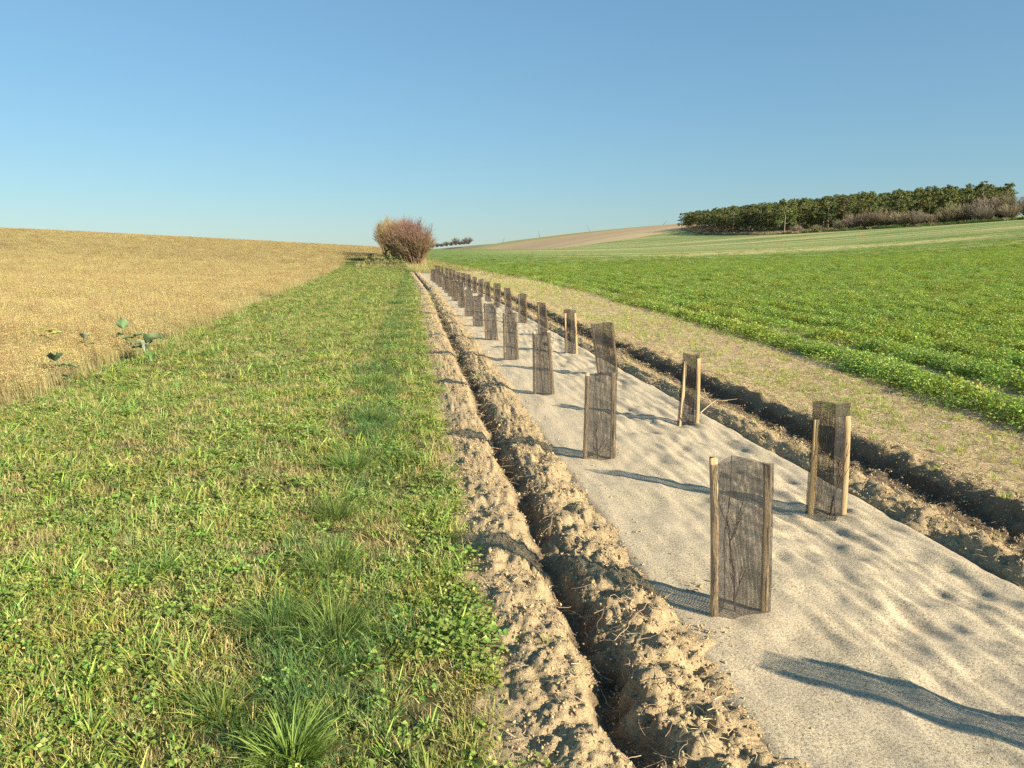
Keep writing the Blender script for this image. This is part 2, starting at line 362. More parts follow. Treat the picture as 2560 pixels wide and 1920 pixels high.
# ------------------------------------------------------------------ scattering
_protos = {}
def instancer(name, protos, P, rz, scale, idx, tilt=None, label=None, cat=None):
    """one uncountable mass: prototype meshes set on points by geometry nodes"""
    coll = bpy.data.collections.new(name + "_kinds")
    for i, me in enumerate(protos):
        coll.objects.link(bpy.data.objects.new("%s_kind_%02d" % (name, i), me))
    n = len(P)
    me = bpy.data.meshes.new(name); me.vertices.add(n); me.vertices.foreach_set("co", np.asarray(P, np.float32).ravel())
    rot = np.zeros((n, 3), np.float32)
    if tilt is not None: rot[:, :2] = tilt
    rot[:, 2] = rz
    for nm, ty, d, key in (("rot", 'FLOAT_VECTOR', rot, "vector"), ("scl", 'FLOAT_VECTOR', np.asarray(scale, np.float32), "vector")):
        a = me.attributes.new(nm, ty, 'POINT'); a.data.foreach_set(key, np.ascontiguousarray(d, np.float32).ravel())
    a = me.attributes.new("idx", 'INT', 'POINT'); a.data.foreach_set("value", np.asarray(idx, np.int32))
    ng = bpy.data.node_groups.new(name + "_scatter", 'GeometryNodeTree')
    ng.interface.new_socket("Geometry", in_out='INPUT', socket_type='NodeSocketGeometry')
    ng.interface.new_socket("Geometry", in_out='OUTPUT', socket_type='NodeSocketGeometry')
    gi = ng.nodes.new("NodeGroupInput"); go = ng.nodes.new("NodeGroupOutput")
    iop = ng.nodes.new("GeometryNodeInstanceOnPoints")
    ci = ng.nodes.new("GeometryNodeCollectionInfo"); ci.inputs[0].default_value = coll
    ci.inputs[1].default_value = True; ci.inputs[2].default_value = True
    def attr(nm, dt):
        x = ng.nodes.new("GeometryNodeInputNamedAttribute"); x.data_type = dt; x.inputs[0].default_value = nm; return x.outputs[0]
    L = ng.links.new
    L(gi.outputs[0], iop.inputs['Points']); L(ci.outputs[0], iop.inputs['Instance'])
    iop.inputs['Pick Instance'].default_value = True
    L(attr("idx", 'INT'), iop.inputs['Instance Index'])
    e2r = ng.nodes.new("FunctionNodeEulerToRotation"); L(attr("rot", 'FLOAT_VECTOR'), e2r.inputs[0])
    L(e2r.outputs[0], iop.inputs['Rotation']); L(attr("scl", 'FLOAT_VECTOR'), iop.inputs['Scale'])
    L(iop.outputs[0], go.inputs[0])
    o = obj(name, me, label=label, cat=cat, kind='stuff')
    md = o.modifiers.new("scatter", 'NODES'); md.node_group = ng
    return o

def arr(*v): return np.array(v, float)
def pick(cols, n, j=.15):
    c = np.array(cols)[rng.integers(0, len(cols), n)]
    return c * rng.uniform(1 - j, 1 + j, (n, 1))

YA = 204.9

# ================================================================== the setting
# ---- ground: one sheet under everything, out to the horizon
m_ground, nt, out = new_mat("open_country"); q = NT(nt); P = q.pos()
c = q.ramp(q.noise(.012, 5, .6, P), [(.35, (.16, .17, .07)), (.5, (.24, .21, .10)), (.65, (.30, .24, .14))])
q.l(q.bsdf(c, .95), out.inputs[0])
az = np.linspace(0, 2 * np.pi, 289)[:-1]
ds = np.r_[0.5, 1, 2, 4, 7, 10, 15, 20, 27, 35, 45, 60, 80, 100, 125, 150, 180, 220, 270, 330, 400, 470, 550, 640, 740, 850, 1000, 1300, 1700, 2300, 3200, 5000, 9000]
A_, D_ = np.meshgrid(az, ds)
X = np.sin(A_) * D_; Y = np.cos(A_) * D_
Z = np.clip(H0(X, Y), -30, 26)
front = sm(-.2, .4, np.cos(A_ - .2))
Z = Z * (front + (1 - front) * np.exp(-D_ / 250.))
Z = np.where(D_ > 800, Z + (-56 - Z) * sm(800, 1500, D_), Z) - .30 - .002 * D_
n = len(az); V = np.stack([X, Y, Z], -1).reshape(-1, 3)
ii, jj = np.meshgrid(np.arange(len(ds) - 1), np.arange(n), indexing='ij'); jn = (jj + 1) % n
F = np.stack([ii * n + jj, ii * n + jn, (ii + 1) * n + jn, (ii + 1) * n + jj], -1).reshape(-1, 4)[:, ::-1]
V = np.r_[V, [[0, 0, -.3]]]; tri = np.stack([np.arange(n), (np.arange(n) + 1) % n, np.full(n, len(V) - 1)], 1)[:, ::-1]
obj("ground", make_mesh("ground", V, [F, tri], m_ground, smooth=True), kind='structure')

# far green hill on the right, beyond the wood
m_hill, nt, out = new_mat("far_pasture"); q = NT(nt); P = q.pos()
c = q.ramp(q.noise(.02, 4, .6, P), [(.4, (.09, .15, .05)), (.6, (.13, .19, .07))])
q.l(q.bsdf(c, .95), out.inputs[0])
th = rad(7.35) + np.linspace(.55, .95, 60); dd = np.linspace(700, 1500, 30)
TH, DD = np.meshgrid(th, dd); X = np.sin(TH) * DD; Y = np.cos(TH) * DD
Z = 1.6 + 1100 * .0545 * np.exp(-((DD - 1100) / 330.) ** 2) * np.exp(-((TH - .95) / .45) ** 2) - 12 * (np.abs(DD - 1100) / 400.)
ny, nx = X.shape; a = (np.arange(ny - 1)[:, None] * nx + np.arange(nx - 1)[None]).ravel()
obj("hill", make_mesh("hill", np.stack([X, Y, Z], -1).reshape(-1, 3), np.stack([a, a + 1, a + nx + 1, a + nx], 1), m_hill, smooth=True), kind='structure')

# ---- grass verge (the soil surface the grass grows from)
m_verge, nt, out = new_mat("verge_turf"); q = NT(nt); P = q.pos()
n1 = q.noise(18, 6, .7, P); n2 = q.noise(1.3, 3, .6, P)
near = q.ramp(n1, [(.32, (.035, .03, .014)), (.5, (.08, .07, .03)), (.68, (.20, .17, .08))])
c = q.mix(q.ramp(n2, [(.4, (0, 0, 0)), (.65, (.6, .6, .6))]), near, (.15, .17, .055))
q.l(q.bsdf(c, .95, q.bump(n1, .7, .02), .1), out.inputs[0])
ysv = rows(-6, 112, .0016, .06, .8)
def xfv(ys):
    l = dedge(ys) - .35; r = .42 + shift(ys) - .9 * sm(70, 95, ys); t = np.linspace(0, 1, 90)
    return l[:, None] + (r - l)[:, None] * t[None], np.repeat(ys[:, None], 90, 1)
def verge_z(x, y): return H0(x, y) + .018 * fbm(x * 2.3, y * 2.3, 3, 40) + .03 * np.exp(-((x + .55) / .22) ** 2) * (.5 + perlin(y * 1.1, x * 0, 41)) - .01
me, *_ = grid_mesh("grass_verge", None, ysv, verge_z, m_verge, xf=xfv)
obj("grass_verge", me, kind='structure')

# ---- dry seed crop field on the left
m_dry, nt, out = new_mat("dry_crop_ground"); q = NT(nt)
P = q.pos(); Ps = q.pos((1, .35, 1), (0, 0, rad(12)))
n1 = q.noise(9, 8, .75, P); n2 = q.noise(.35, 5, .65, P); n3 = q.noise(.05, 3, .6, P); n4 = q.noise(2.2, 6, .7, Ps)
c = q.ramp(n1, [(.3, (.19, .145, .06)), (.5, (.34, .27, .125)), (.7, (.49, .405, .21))])
c = q.mix(q.ramp(n2, [(.4, (0, 0, 0)), (.7, (.55, .55, .55))]), c, (.40, .31, .12))
c = q.mix(q.ramp(n4, [(.58, (0, 0, 0)), (.74, (.45, .45, .45))]), c, (.24, .165, .065))
c = q.mix(q.ramp(n3, [(.45, (0, 0, 0)), (.7, (.35, .35, .35))]), c, (.50, .37, .17))
q.l(q.bsdf(c, .95, q.bump(n1, .9, .12), .1), out.inputs[0])
ys = rows(-12, 330, .004, .5, 5)
us = np.r_[0, .3, .7, 1.2, 2, 3, 4.5, 6.5, 9, 12, 16, 21, 27, 35, 45, 58, 75, 95, 120, 150, 190, 240]
def xf(ys):
    e = dedge(ys) - .1 + 9.2 * sm(106, 113, ys); X = e[:, None] - us[None] * (1 + 0 * e[:, None]); return X, np.repeat(ys[:, None], len(us), 1)
me, *_ = grid_mesh("dry_crop_field", None, ys, lambda x, y: H0(x, y) + .01 + .03 * sm(100, 108, y), m_dry, xf=xf)
obj("dry_crop_field", me, kind='structure')

# ---- green crop field on the right
m_crop, nt, out = new_mat("green_crop_ground"); q = NT(nt)
P = q.pos(); n1 = q.noise(7, 8, .75, P)
streak = q.noise(1.0, 5, .62, q.pos((.010, .12, .0), (0, 0, rad(-7))))
streak2 = q.noise(1.0, 3, .6, q.pos((.005, .038, .0), (0, 0, rad(-5))))
patch = q.noise(.03, 4, .6, P)
c = q.ramp(n1, [(.3, (.10, .15, .035)), (.5, (.185, .255, .055)), (.7, (.29, .36, .085))])
fary = q.n('ShaderNodeMapRange'); gg = q.n('ShaderNodeNewGeometry'); ss0 = q.n('ShaderNodeSeparateXYZ'); q.l(gg.outputs['Position'], ss0.inputs[0]); q.l(ss0.outputs[1], fary.inputs[0]); fary.inputs[1].default_value = 60; fary.inputs[2].default_value = 210
c = q.mix(fary.outputs[0], c, q.ramp(n1, [(.3, (.12, .18, .055)), (.5, (.18, .25, .08)), (.7, (.27, .32, .11))]))
c = q.mix(q.ramp(patch, [(.35, (0, 0, 0)), (.65, (.3, .3, .3))]), c, (.20, .25, .08))
g = q.n("ShaderNodeNewGeometry"); sx = q.n("ShaderNodeSeparateXYZ"); q.l(g.outputs['Position'], sx.inputs[0])
far = q.math('MULTIPLY_ADD', sx.outputs[1], .014, -.45, clamp=True)
xr = q.math('MULTIPLY_ADD', sx.outputs[0], .03, -.2, clamp=True)
st = q.ramp(streak, [(.52, (0, 0, 0)), (.56, (1, 1, 1))])
c = q.mix(q.math('MULTIPLY', q.math('MULTIPLY', st, .9), q.math('MULTIPLY', far, xr)), c, (.50, .44, .18))
c = q.mix(q.math('MULTIPLY', q.math('MULTIPLY', q.ramp(streak2, [(.5, (0, 0, 0)), (.56, (1, 1, 1))]), .35), xr), c, (.40, .38, .15))
q.l(q.bsdf(c, .95, q.bump(n1, 1.0, .12), .1), out.inputs[0])
ysc = np.r_[rows(-12, YA, .003, .35, 2.5)]
uc = np.r_[0, .25, .6, 1, 1.5, 2.2, 3, 4, 5.5, 7, 9, 12, 15, 19, 24, 30, 37, 45, 55, 67, 82, 100, 120, 145, 175, 210, 250, 300, 360]
AWx = lambda y: -7.06 + (y - 204.9) * (151.3 / 200.2)
ysc = np.r_[ysc[:-1], np.linspace(ysc[-1], 404, 80)]
def xfc(ys):
    e = np.where(ys < YA, crop_edge(ys) + .2, AWx(ys))
    sc_ = np.where(ys < YA, 1.0, 1 - .75 * (ys - YA) / 200.)
    return e[:, None] + us_[None] * sc_[:, None], np.repeat(ys[:, None], len(us_), 1)
us_ = uc
me, *_ = grid_mesh("green_crop_field", None, ysc, lambda x, y: H0(x, y) - .05 * (1 - sm(70, 105, y)) * (1 - sm(1.5, 4, x - crop_edge(y))), m_crop, xf=xfc)
obj("green_crop_field", me, kind='structure')

# ---- ploughed hill beyond the green crop
m_plough, nt, out = new_mat("ploughed_hillside"); q = NT(nt)
a = q.n("ShaderNodeAttribute", attribute_name="band"); b = a.outputs['Fac']
wob = q.math('MULTIPLY_ADD', q.noise(.02, 3, .6, q.pos()), .06, -.03); b = q.math('ADD', b, wob)
c = q.ramp(b, [(0, (.50, .38, .19)), (.30, (.48, .36, .18)), (.38, (.38, .275, .15)), (.43, (.46, .34, .18)), (.60, (.37, .265, .145)),
               (.80, (.40, .29, .155)), (.84, (.28, .27, .10)), (.94, (.26, .25, .10)), (.97, (.50, .41, .24)), (1, (.50, .41, .24))])
fine = q.noise(.6, 6, .7, q.pos((.2, 1, 1), (0, 0, rad(30))))
c = q.mix(1.0, c, q.ramp(fine, [(.3, (.86, .86, .86)), (.7, (1.12, 1.12, 1.12))]), 'MULTIPLY')
q.l(q.bsdf(c, .95), out.inputs[0])
ss = np.linspace(-.35, 1.25, 70); tt = np.linspace(0, 330, 50)
S_, T_ = np.meshgrid(ss, tt)
X = -7.06 + 151.3 * S_ + T_ * .25; Y = 204.9 + 200.2 * S_ + T_ * .97
Z = H0(X, Y) + .02 - .0 * T_
ny, nx = X.shape; a = (np.arange(ny - 1)[:, None] * nx + np.arange(nx - 1)[None]).ravel()
me = make_mesh("ploughed_hill", np.stack([X, Y, Z], -1).reshape(-1, 3), np.stack([a, a + 1, a + nx + 1, a + nx], 1), m_plough, smooth=True)
set_float_attr(me, "band", T_ / (345 - 125 * S_) + .0)
obj("ploughed_hill", me, kind='structure')

# ---- rough margin between the crop and the wood, and the floor of the wood
def strip(name, pts, width, off, mat, n=60, m=8, inward=None):
    pts = np.array(pts, float); seg = np.r_[0, np.cumsum(np.linalg.norm(np.diff(pts, axis=0), axis=1))]
    t = np.linspace(0, seg[-1], n); x = np.interp(t, seg, pts[:, 0]); y = np.interp(t, seg, pts[:, 1])
    dx = np.gradient(x); dy = np.gradient(y); l = np.hypot(dx, dy)
    w = np.linspace(0, width, m)
    X = x[:, None] + (dy / l)[:, None] * w[None] * inward; Y = y[:, None] - (dx / l)[:, None] * w[None] * inward
    V = np.stack([X, Y, H0(X, Y) + off], -1).reshape(-1, 3)
    a = (np.arange(n - 1)[:, None] * m + np.arange(m - 1)[None]).ravel()
    return make_mesh(name, V, np.stack([a, a + 1, a + m + 1, a + m], 1), mat, smooth=True)
m_margin, nt, out = new_mat("dead_grass_margin"); q = NT(nt)
c = q.ramp(q.noise(.5, 6, .7, q.pos()), [(.35, (.16, .17, .06)), (.5, (.36, .29, .16)), (.68, (.44, .34, .21))])
q.l(q.bsdf(c, .95), out.inputs[0])
FRONT = [(152, 410), (141, 395), (127, 330), (121, 262), (127, 243), (140.4, 235), (149, 225), (158, 219), (163, 215), (171, 209), (185, 200), (215, 182), (260, 160)]
obj("field_margin", strip("field_margin", FRONT, 15, .12, m_margin, 90, 10, -1), kind='structure')

# ---- dug soil beside the felt mat
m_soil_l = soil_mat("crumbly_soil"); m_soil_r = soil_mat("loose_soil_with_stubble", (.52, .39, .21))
ysl = rows(-2, 46, .0022, .0085, .16)
ysl = np.r_[np.arange(-2, 1.4, .06), ysl[ysl > 1.4]]
ysl = [-2.0]
while ysl[-1] < 74:
    y = ysl[-1]; ysl.append(y + (.06 if y < 1.5 else min(max(.0019 * y * y, .0085), .2)))
ysl = np.array(ysl)
def soil_sheet(name, xs, ys, mat):
    me, X, Y, Z = grid_mesh(name, None, ys, soil_height, mat, smooth=False, xf=xrows(xs))
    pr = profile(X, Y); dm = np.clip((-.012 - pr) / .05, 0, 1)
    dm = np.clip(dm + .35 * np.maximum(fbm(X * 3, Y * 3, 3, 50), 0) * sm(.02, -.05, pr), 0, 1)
    X = X - shift(Y); wall = np.exp(-((X - .78) / .035) ** 2) * .5 + np.exp(-((X - 3.68) / .09) ** 2) * .7  # trench walls turned from the sun: shade painted in along with the damp
    set_float_attr(me, "damp_shade", np.clip(dm * .85 + wall * sm(70, 60, Y), 0, 1))
    return me
xl = np.r_[np.arange(.18, 1.06, .0085), np.arange(1.06, 1.3, .03)]
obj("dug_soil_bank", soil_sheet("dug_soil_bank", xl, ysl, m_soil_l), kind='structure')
ysr = [-2.0]
while ysr[-1] < 80:
    y = ysr[-1]; ysr.append(y + (.08 if y < 2 else min(max(.0022 * y * y, .018), .2)))
ysr = np.array(ysr)
xr_ = np.r_[np.arange(2.7, 2.86, .03), np.arange(2.86, 4.3, .0145), np.arange(4.3, 8.6, .045)]
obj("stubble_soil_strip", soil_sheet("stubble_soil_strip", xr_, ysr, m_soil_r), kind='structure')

# rough end of the planting strip, where dead grass takes over in front of the hedge
m_end, nt, out = new_mat("rough_grass_ground"); q = NT(nt)
c = q.ramp(q.noise(6, 6, .7, q.pos()), [(.35, (.14, .14, .045)), (.5, (.36, .30, .12)), (.68, (.46, .36, .17))])
q.l(q.bsdf(c, .95), out.inputs[0])
me, *_ = grid_mesh("rough_ground", np.linspace(-6.5, 7.0, 70), np.linspace(64, 125, 90), lambda x, y: H0(x, y) + .012 - .10 * (1 - sm(66, 74, y)) - .12 * (1 - sm(-1.1, -.3, x + .9 * sm(75, 95, y))) * (1 - sm(106, 112, y)) - .12 * sm(-.3, .4, x - crop_edge(y)) - .12 * sm(118, 124, y) - .12 * (1 - sm(-6.3, -5, x)), m_end)
obj("rough_ground", me, kind='structure')

# ---- felt mulch mat
m_felt, nt, out = new_mat("jute_felt"); q = NT(nt); P = q.pos()
n1 = q.noise(105, 4, .75, P); n2 = q.noise(420, 3, .8, P); n3 = q.noise(2.5, 4, .6, P); n4 = q.noise(40, 5, .7, P)
c = q.ramp(n1, [(.34, (.12, .092, .06)), (.44, (.46, .37, .235)), (.54, (.66, .54, .345)), (.68, (.85, .72, .49))])
c = q.mix(q.ramp(n2, [(.55, (0, 0, 0)), (.66, (.7, .7, .7))]), c, (.17, .125, .085))
c = q.mix(q.ramp(n3, [(.4, (0, 0, 0)), (.7, (.35, .35, .35))]), c, (.52, .42, .31))
c = q.mix(q.ramp(n4, [(.64, (0, 0, 0)), (.74, (.45, .45, .45))]), c, (.27, .21, .15))
q.l(q.bsdf(c, .95, q.bump(n2, .5, .003, q.bump(n1, .6, .006)), .1), out.inputs[0])
ym = [-1.6]
while ym[-1] < 66:
    y = ym[-1]; ym.append(y + (.06 if y < 1 else min(max(.0022 * y * y, .016), .15)))
ym = np.array(ym); xm = np.arange(0, 1.0001, .0072)
def xfm(ys):
    l = shift(ys) + 1.02 + .012 * perlin(ys * 2, ys * 0 + 1); r = shift(ys) + 2.93 + .05 * perlin(ys * .7, ys * 0 + 4) + .02 * perlin(ys * 3, ys * 0 + 8)
    X = l[:, None] + (r - l)[:, None] * xm[None]; return X, np.repeat(ys[:, None], len(xm), 1)
me, X, Y, Z = grid_mesh("felt_mulch_mat", None, ym, mat_height, m_felt, xf=xfm)
mat_o = obj("felt_mulch_mat", me, label="long pale beige fibre felt mat laid between the two dug trenches under the net guards", cat="mulch mat")

# ================================================================== plants that nobody could count
m_grass = foliage_mat("grass_blades", .35, .22, (1.1, (1.15, 1.0, .75)), .55, .3)
m_clover = foliage_mat("clover_leaves", .3, .2, None, .6, .3)
m_straw = foliage_mat("dry_straw", .15, .2, None, .8, .15, (1, 1, .9))
m_flax = foliage_mat("dry_seed_stalks", .2, .18, (.5, (.93, .90, .82)), .8, .15, (1, 1, .9))
m_leaf = foliage_mat("crop_leaves", .32, .16, (.35, (1.12, .98, .8)), .5, .35)

def disc(n, r): a = rng.uniform(0, 2 * np.pi, n); d = r * np.sqrt(rng.random(n)); return np.stack([d * np.cos(a), d * np.sin(a), np.zeros(n)], 1)
GRN = [(.255, .395, .075), (.335, .47, .10), (.155, .28, .07), (.45, .52, .13), (.50, .49, .17)]
DKG = [(.085, .165, .055), (.11, .20, .06), (.10, .18, .07), (.16, .26, .08)]
DRY = [(.52, .42, .20), (.62, .52, .27), (.44, .33, .15), (.48, .44, .17)]

def tuft(n, r, lmin, lmax, w, cols, tipc=None, tilt=.9, seg=3):
    P = disc(n, r); az = np.arctan2(P[:, 1], P[:, 0]) + rng.normal(0, .9, n)
    c0 = pick(cols, n); c1 = c0 * 1.25 if tipc is None else np.where(rng.random((n, 1)) < .4, pick(tipc, n), c0 * 1.25)
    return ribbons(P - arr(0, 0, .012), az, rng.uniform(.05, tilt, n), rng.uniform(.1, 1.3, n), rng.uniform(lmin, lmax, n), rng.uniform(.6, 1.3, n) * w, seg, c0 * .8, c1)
def as_mesh(nm, tr, mat): return make_mesh(nm, tr[0], tr[1], mat, col=tr[2])
def tri2(tr):  # quads -> keep; helper to pair tri meshes with quads
    return tr
def leafy(n, r, h, L, cols, up=.5):
    P = disc(n, r); P[:, 2] = h * rng.random(n) ** .7 * (1 - (np.hypot(P[:, 0], P[:, 1]) / r) ** 2 * .5)
    nr = np.stack([rng.normal(0, .45, n), rng.normal(0, .45, n), np.full(n, up) + .5], 1)
    az = np.arctan2(P[:, 1], P[:, 0]) + rng.normal(0, 1, n); l = rng.uniform(.6, 1.3, n) * L
    return leaves(P, nr, az, l, l * .75, pick(cols, n, .25))
def clover(n, r, h, L, cols):
    P = disc(n, r); P[:, 2] = h * rng.uniform(.3, 1, n)
    out = []
    a0 = rng.uniform(0, 6.28, n); cc = pick(cols, n, .2)
    for k in range(3):
        a = a0 + k * 2.094
        nr = np.stack([-.25 * np.cos(a) + rng.normal(0, .2, n), -.25 * np.sin(a) + rng.normal(0, .2, n), np.ones(n)], 1)
        out.append(leaves(P, nr, a, np.full(n, L), np.full(n, L * .85), cc, .05))
    return join(out)

T = []
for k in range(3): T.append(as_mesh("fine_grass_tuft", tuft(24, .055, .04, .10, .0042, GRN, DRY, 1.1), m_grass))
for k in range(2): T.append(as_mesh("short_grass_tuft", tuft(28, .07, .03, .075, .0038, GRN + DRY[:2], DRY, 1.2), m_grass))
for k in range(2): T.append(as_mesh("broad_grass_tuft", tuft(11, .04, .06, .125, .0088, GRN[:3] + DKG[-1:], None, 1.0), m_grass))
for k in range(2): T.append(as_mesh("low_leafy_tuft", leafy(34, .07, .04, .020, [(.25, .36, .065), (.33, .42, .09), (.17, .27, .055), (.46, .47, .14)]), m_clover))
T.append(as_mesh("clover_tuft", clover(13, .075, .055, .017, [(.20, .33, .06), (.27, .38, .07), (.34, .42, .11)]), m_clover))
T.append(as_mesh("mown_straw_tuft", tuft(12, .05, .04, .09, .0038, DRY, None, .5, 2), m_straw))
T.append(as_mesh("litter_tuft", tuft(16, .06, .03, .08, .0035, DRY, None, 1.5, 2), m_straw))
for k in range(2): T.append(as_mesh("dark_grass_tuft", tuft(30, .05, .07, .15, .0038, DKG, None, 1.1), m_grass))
# 0-2 fine, 3-4 short, 5-6 broad, 7-8 leafy, 9 clover, 10 straw, 11 litter, 12-13 dark

def scatter_band(dens, x0, x1, y0, y1, cone=1.12):
    n = int((x1 - x0) * (y1 - y0) * dens); x = rng.uniform(x0, x1, n); y = rng.uniform(y0, y1, n)
    k = np.abs(x - .13 * y) < cone * np.abs(y) * .72 + 2.8   # the part of the place the photo could plausibly see
    return x[k], y[k]
xs, ys, sc_ = [], [], []
for d, y0, y1, s in ((640, .9, 5.0, .95), (330, 5, 10, 1.15), (140, 10, 20, 1.5), (66, 20, 36, 2.0), (30, 36, 61, 2.8), (14, 61, 112, 4.0)):
    x, y = scatter_band(d, -9.4, .36, y0, y1)
    k = x > dedge(y) - .25; x, y = x[k], y[k]; xs.append(x); ys.append(y); sc_.append(np.full(len(x), s))
x = np.concatenate(xs); y = np.concatenate(ys); s = np.concatenate(sc_)
edge_r = .30 + .05 * perlin(y * 1.6, y * 0, 60) + .03 * perlin(y * 6, y * 0, 61)
edge_r = edge_r + shift(y) - .9 * sm(70, 95, y)
keep = x < edge_r - .06 * (rng.random(len(x)) ** 3) + .10 * (rng.random(len(x)) < .05)
bare = fbm(x * 1.7, y * 1.3, 3, 62) - 1.2 * np.exp(-(((x + .66) / .10) ** 2)) * (.25 + .6 * perlin(y * 1.1, y * 0, 63)) - .25 * np.exp(-(((x + .1) / .12) ** 2)) * np.maximum(perlin(y * 2.2, y * 0, 66), 0)
keep &= (bare > -.34) | (rng.random(len(x)) < .92)
x, y, s, bare = x[keep], y[keep], s[keep], bare[keep]
n = len(x); u = rng.random(n)
dark = 1.3 * np.exp(-((x + .42) / .22) ** 2) * (.45 + np.maximum(perlin(y * .9, y * 0 + 2, 64), -.2) * 1.6) + .8 * np.maximum(fbm(x * .9, y * .7, 3, 65) - .28, 0)
cl = fbm(x * 2.2, y * 2.2, 2, 67); st = fbm(x * 3.1, y * .8, 2, 68)
p = np.stack([.26 + 0 * x, .30 + 0 * x, .10 + 0 * x, .36 + .9 * np.maximum(cl, 0), .02 + 1.2 * np.maximum(cl - .22, 0), .05 + .5 * np.maximum(st, 0), .12 + .5 * np.maximum(-bare - .1, 0) + .9 * np.exp(-((x + .80) / .12) ** 2) * (.35 + .65 * np.maximum(perlin(y * .8, y * 0 + 4, 95), 0)) + .45 * np.exp(-((x + 2.3) / .16) ** 2), np.clip(dark, 0, 1.8)], 1)
p = np.maximum(p, 0); cp = np.cumsum(p / p.sum(1, keepdims=True), 1)
kd = (u[:, None] > cp).sum(1)
kd = np.where((bare < -.30) & (rng.random(n) < .75), np.where(rng.random(n) < .6, 6, 1), kd)
base = np.array([0, 3, 5, 7, 9, 10, 11, 12])[kd]; cnt = np.array([3, 2, 2, 2, 1, 1, 1, 2])[kd]
idx = base + (rng.random(n) * cnt).astype(int)
hs = rng.uniform(.6, 1.35, n) * (1 + .45 * fbm(x * 1.1, y * 1.1, 2, 69)); S = np.stack([s * hs, s * hs, hs * (1 + .12 * (s - 1))], 1)
P = np.stack([x, y, verge_z(x, y)], 1)
instancer("mown_grass", T, P, rng.uniform(0, 6.28, n), S, idx, rng.normal(0, .12, (n, 2)), "short green and yellowing grass with clover covering the mown verge", "grass")
print("verge tufts", n)

# ---- dry seed stalks
def stalks(n, r, h, w, lean):
    P = disc(n, r); L = rng.uniform(.75, 1.15, n) * h
    az = rng.normal(math.pi * .95, .7, n); tl = np.abs(rng.normal(lean, .12, n)); bd = rng.uniform(0, .25, n)
    c = pick([(.38, .30, .145), (.50, .41, .21), (.30, .235, .11), (.43, .385, .18), (.28, .28, .10)], n)
    a = ribbons(P, az, tl, bd, L, np.full(n, w), 3, c * .8, c * 1.15)
    a[0][:, :] = a[0]
    # seed heads: small kites near the tips
    m = n * 3; kk = rng.integers(0, n, m); f = rng.uniform(.72, 1.0, m)
    tip = np.stack([np.cos(az[kk]) * np.sin(tl[kk] + .1) * L[kk] * f, np.sin(az[kk]) * np.sin(tl[kk] + .1) * L[kk] * f, np.cos(tl[kk]) * L[kk] * f], 1) + P[kk] + rng.normal(0, .012, (m, 3))
    b = leaves(tip, rng.normal(0, 1, (m, 3)), rng.uniform(0, 6.28, m), np.full(m, .018), np.full(m, .012), pick([(.58, .43, .20), (.46, .32, .14), (.64, .50, .25)], m))
    n0 = len(a[0]); return np.concatenate([a[0], b[0]]), [a[1], b[1] + n0], np.concatenate([a[2], b[2]])
D_ = [as_mesh("dry_stalk_clump", stalks(34, .17, .40, .0036, .12), m_flax) for _ in range(4)]
gs = [(.20, .24, .08), (.15, .2, .06), (.28, .28, .1)]
D_.append(as_mesh("green_weed_clump", tuft(26, .12, .2, .42, .006, gs, None, .5), m_grass))
D_.append(as_mesh("brown_weed_clump", tuft(26, .10, .2, .50, .006, [(.16, .11, .05), (.22, .16, .07)], None, .4), m_straw))
xs, ys, sxy = [], [], []
for d, y0, y1, xm_, s in ((34, 3, 12, 11, .95), (20, 12, 24, 18, 1.2), (8, 24, 45, 30, 1.8), (3.2, 45, 85, 60, 2.8), (1.4, 85, 205, 125, 4.5)):
    x, y = scatter_band(d, -xm_ - 5, -1.5 if y1 > 100 else -3.8, y0, y1); k = x < dedge(y) - .1 + 7 * sm(113, 120, y) + .10 * rng.normal(0, 1, len(x)); xs.append(x[k]); ys.append(y[k]); sxy.append(np.full(k.sum(), s))
x = np.concatenate(xs); y = np.concatenate(ys); s = np.concatenate(sxy); n = len(x)
kpt = (fbm(x * .6, y * .6, 3, 70) > -.42) | (rng.random(n) < .4)
x, y, s = x[kpt], y[kpt], s[kpt]; n = len(x)
edge_near = np.exp(-np.maximum(dedge(y) - x, 0) / .8)
idx = rng.integers(0, 4, n); g_ = (rng.random(n) < .06 + .22 * edge_near * (y < 25)) & (fbm(x * .7, y * .7, 2, 71) > -.05); idx[g_] = 4; idx[rng.random(n) < .010 + .02 * (fbm(x * .12, y * .3, 2, 73) > .2)] = 5
hz = rng.uniform(.8, 1.2, n) * (.85 + .3 * fbm(x * .25, y * .25, 2, 72)) * (1 - .25 * edge_near)
S = np.stack([s, s, hz], 1) * np.where(idx[:, None] == 5, .8, 1.0)
instancer("dry_seed_crop", D_, np.stack([x, y, H0(x, y) - .01], 1), rng.uniform(-.5, .5, n), S, idx, rng.normal(0, .06, (n, 2)), "dense stand of dry golden seed stalks filling the field left of the verge", "dry crop")
print("dry clumps", n)

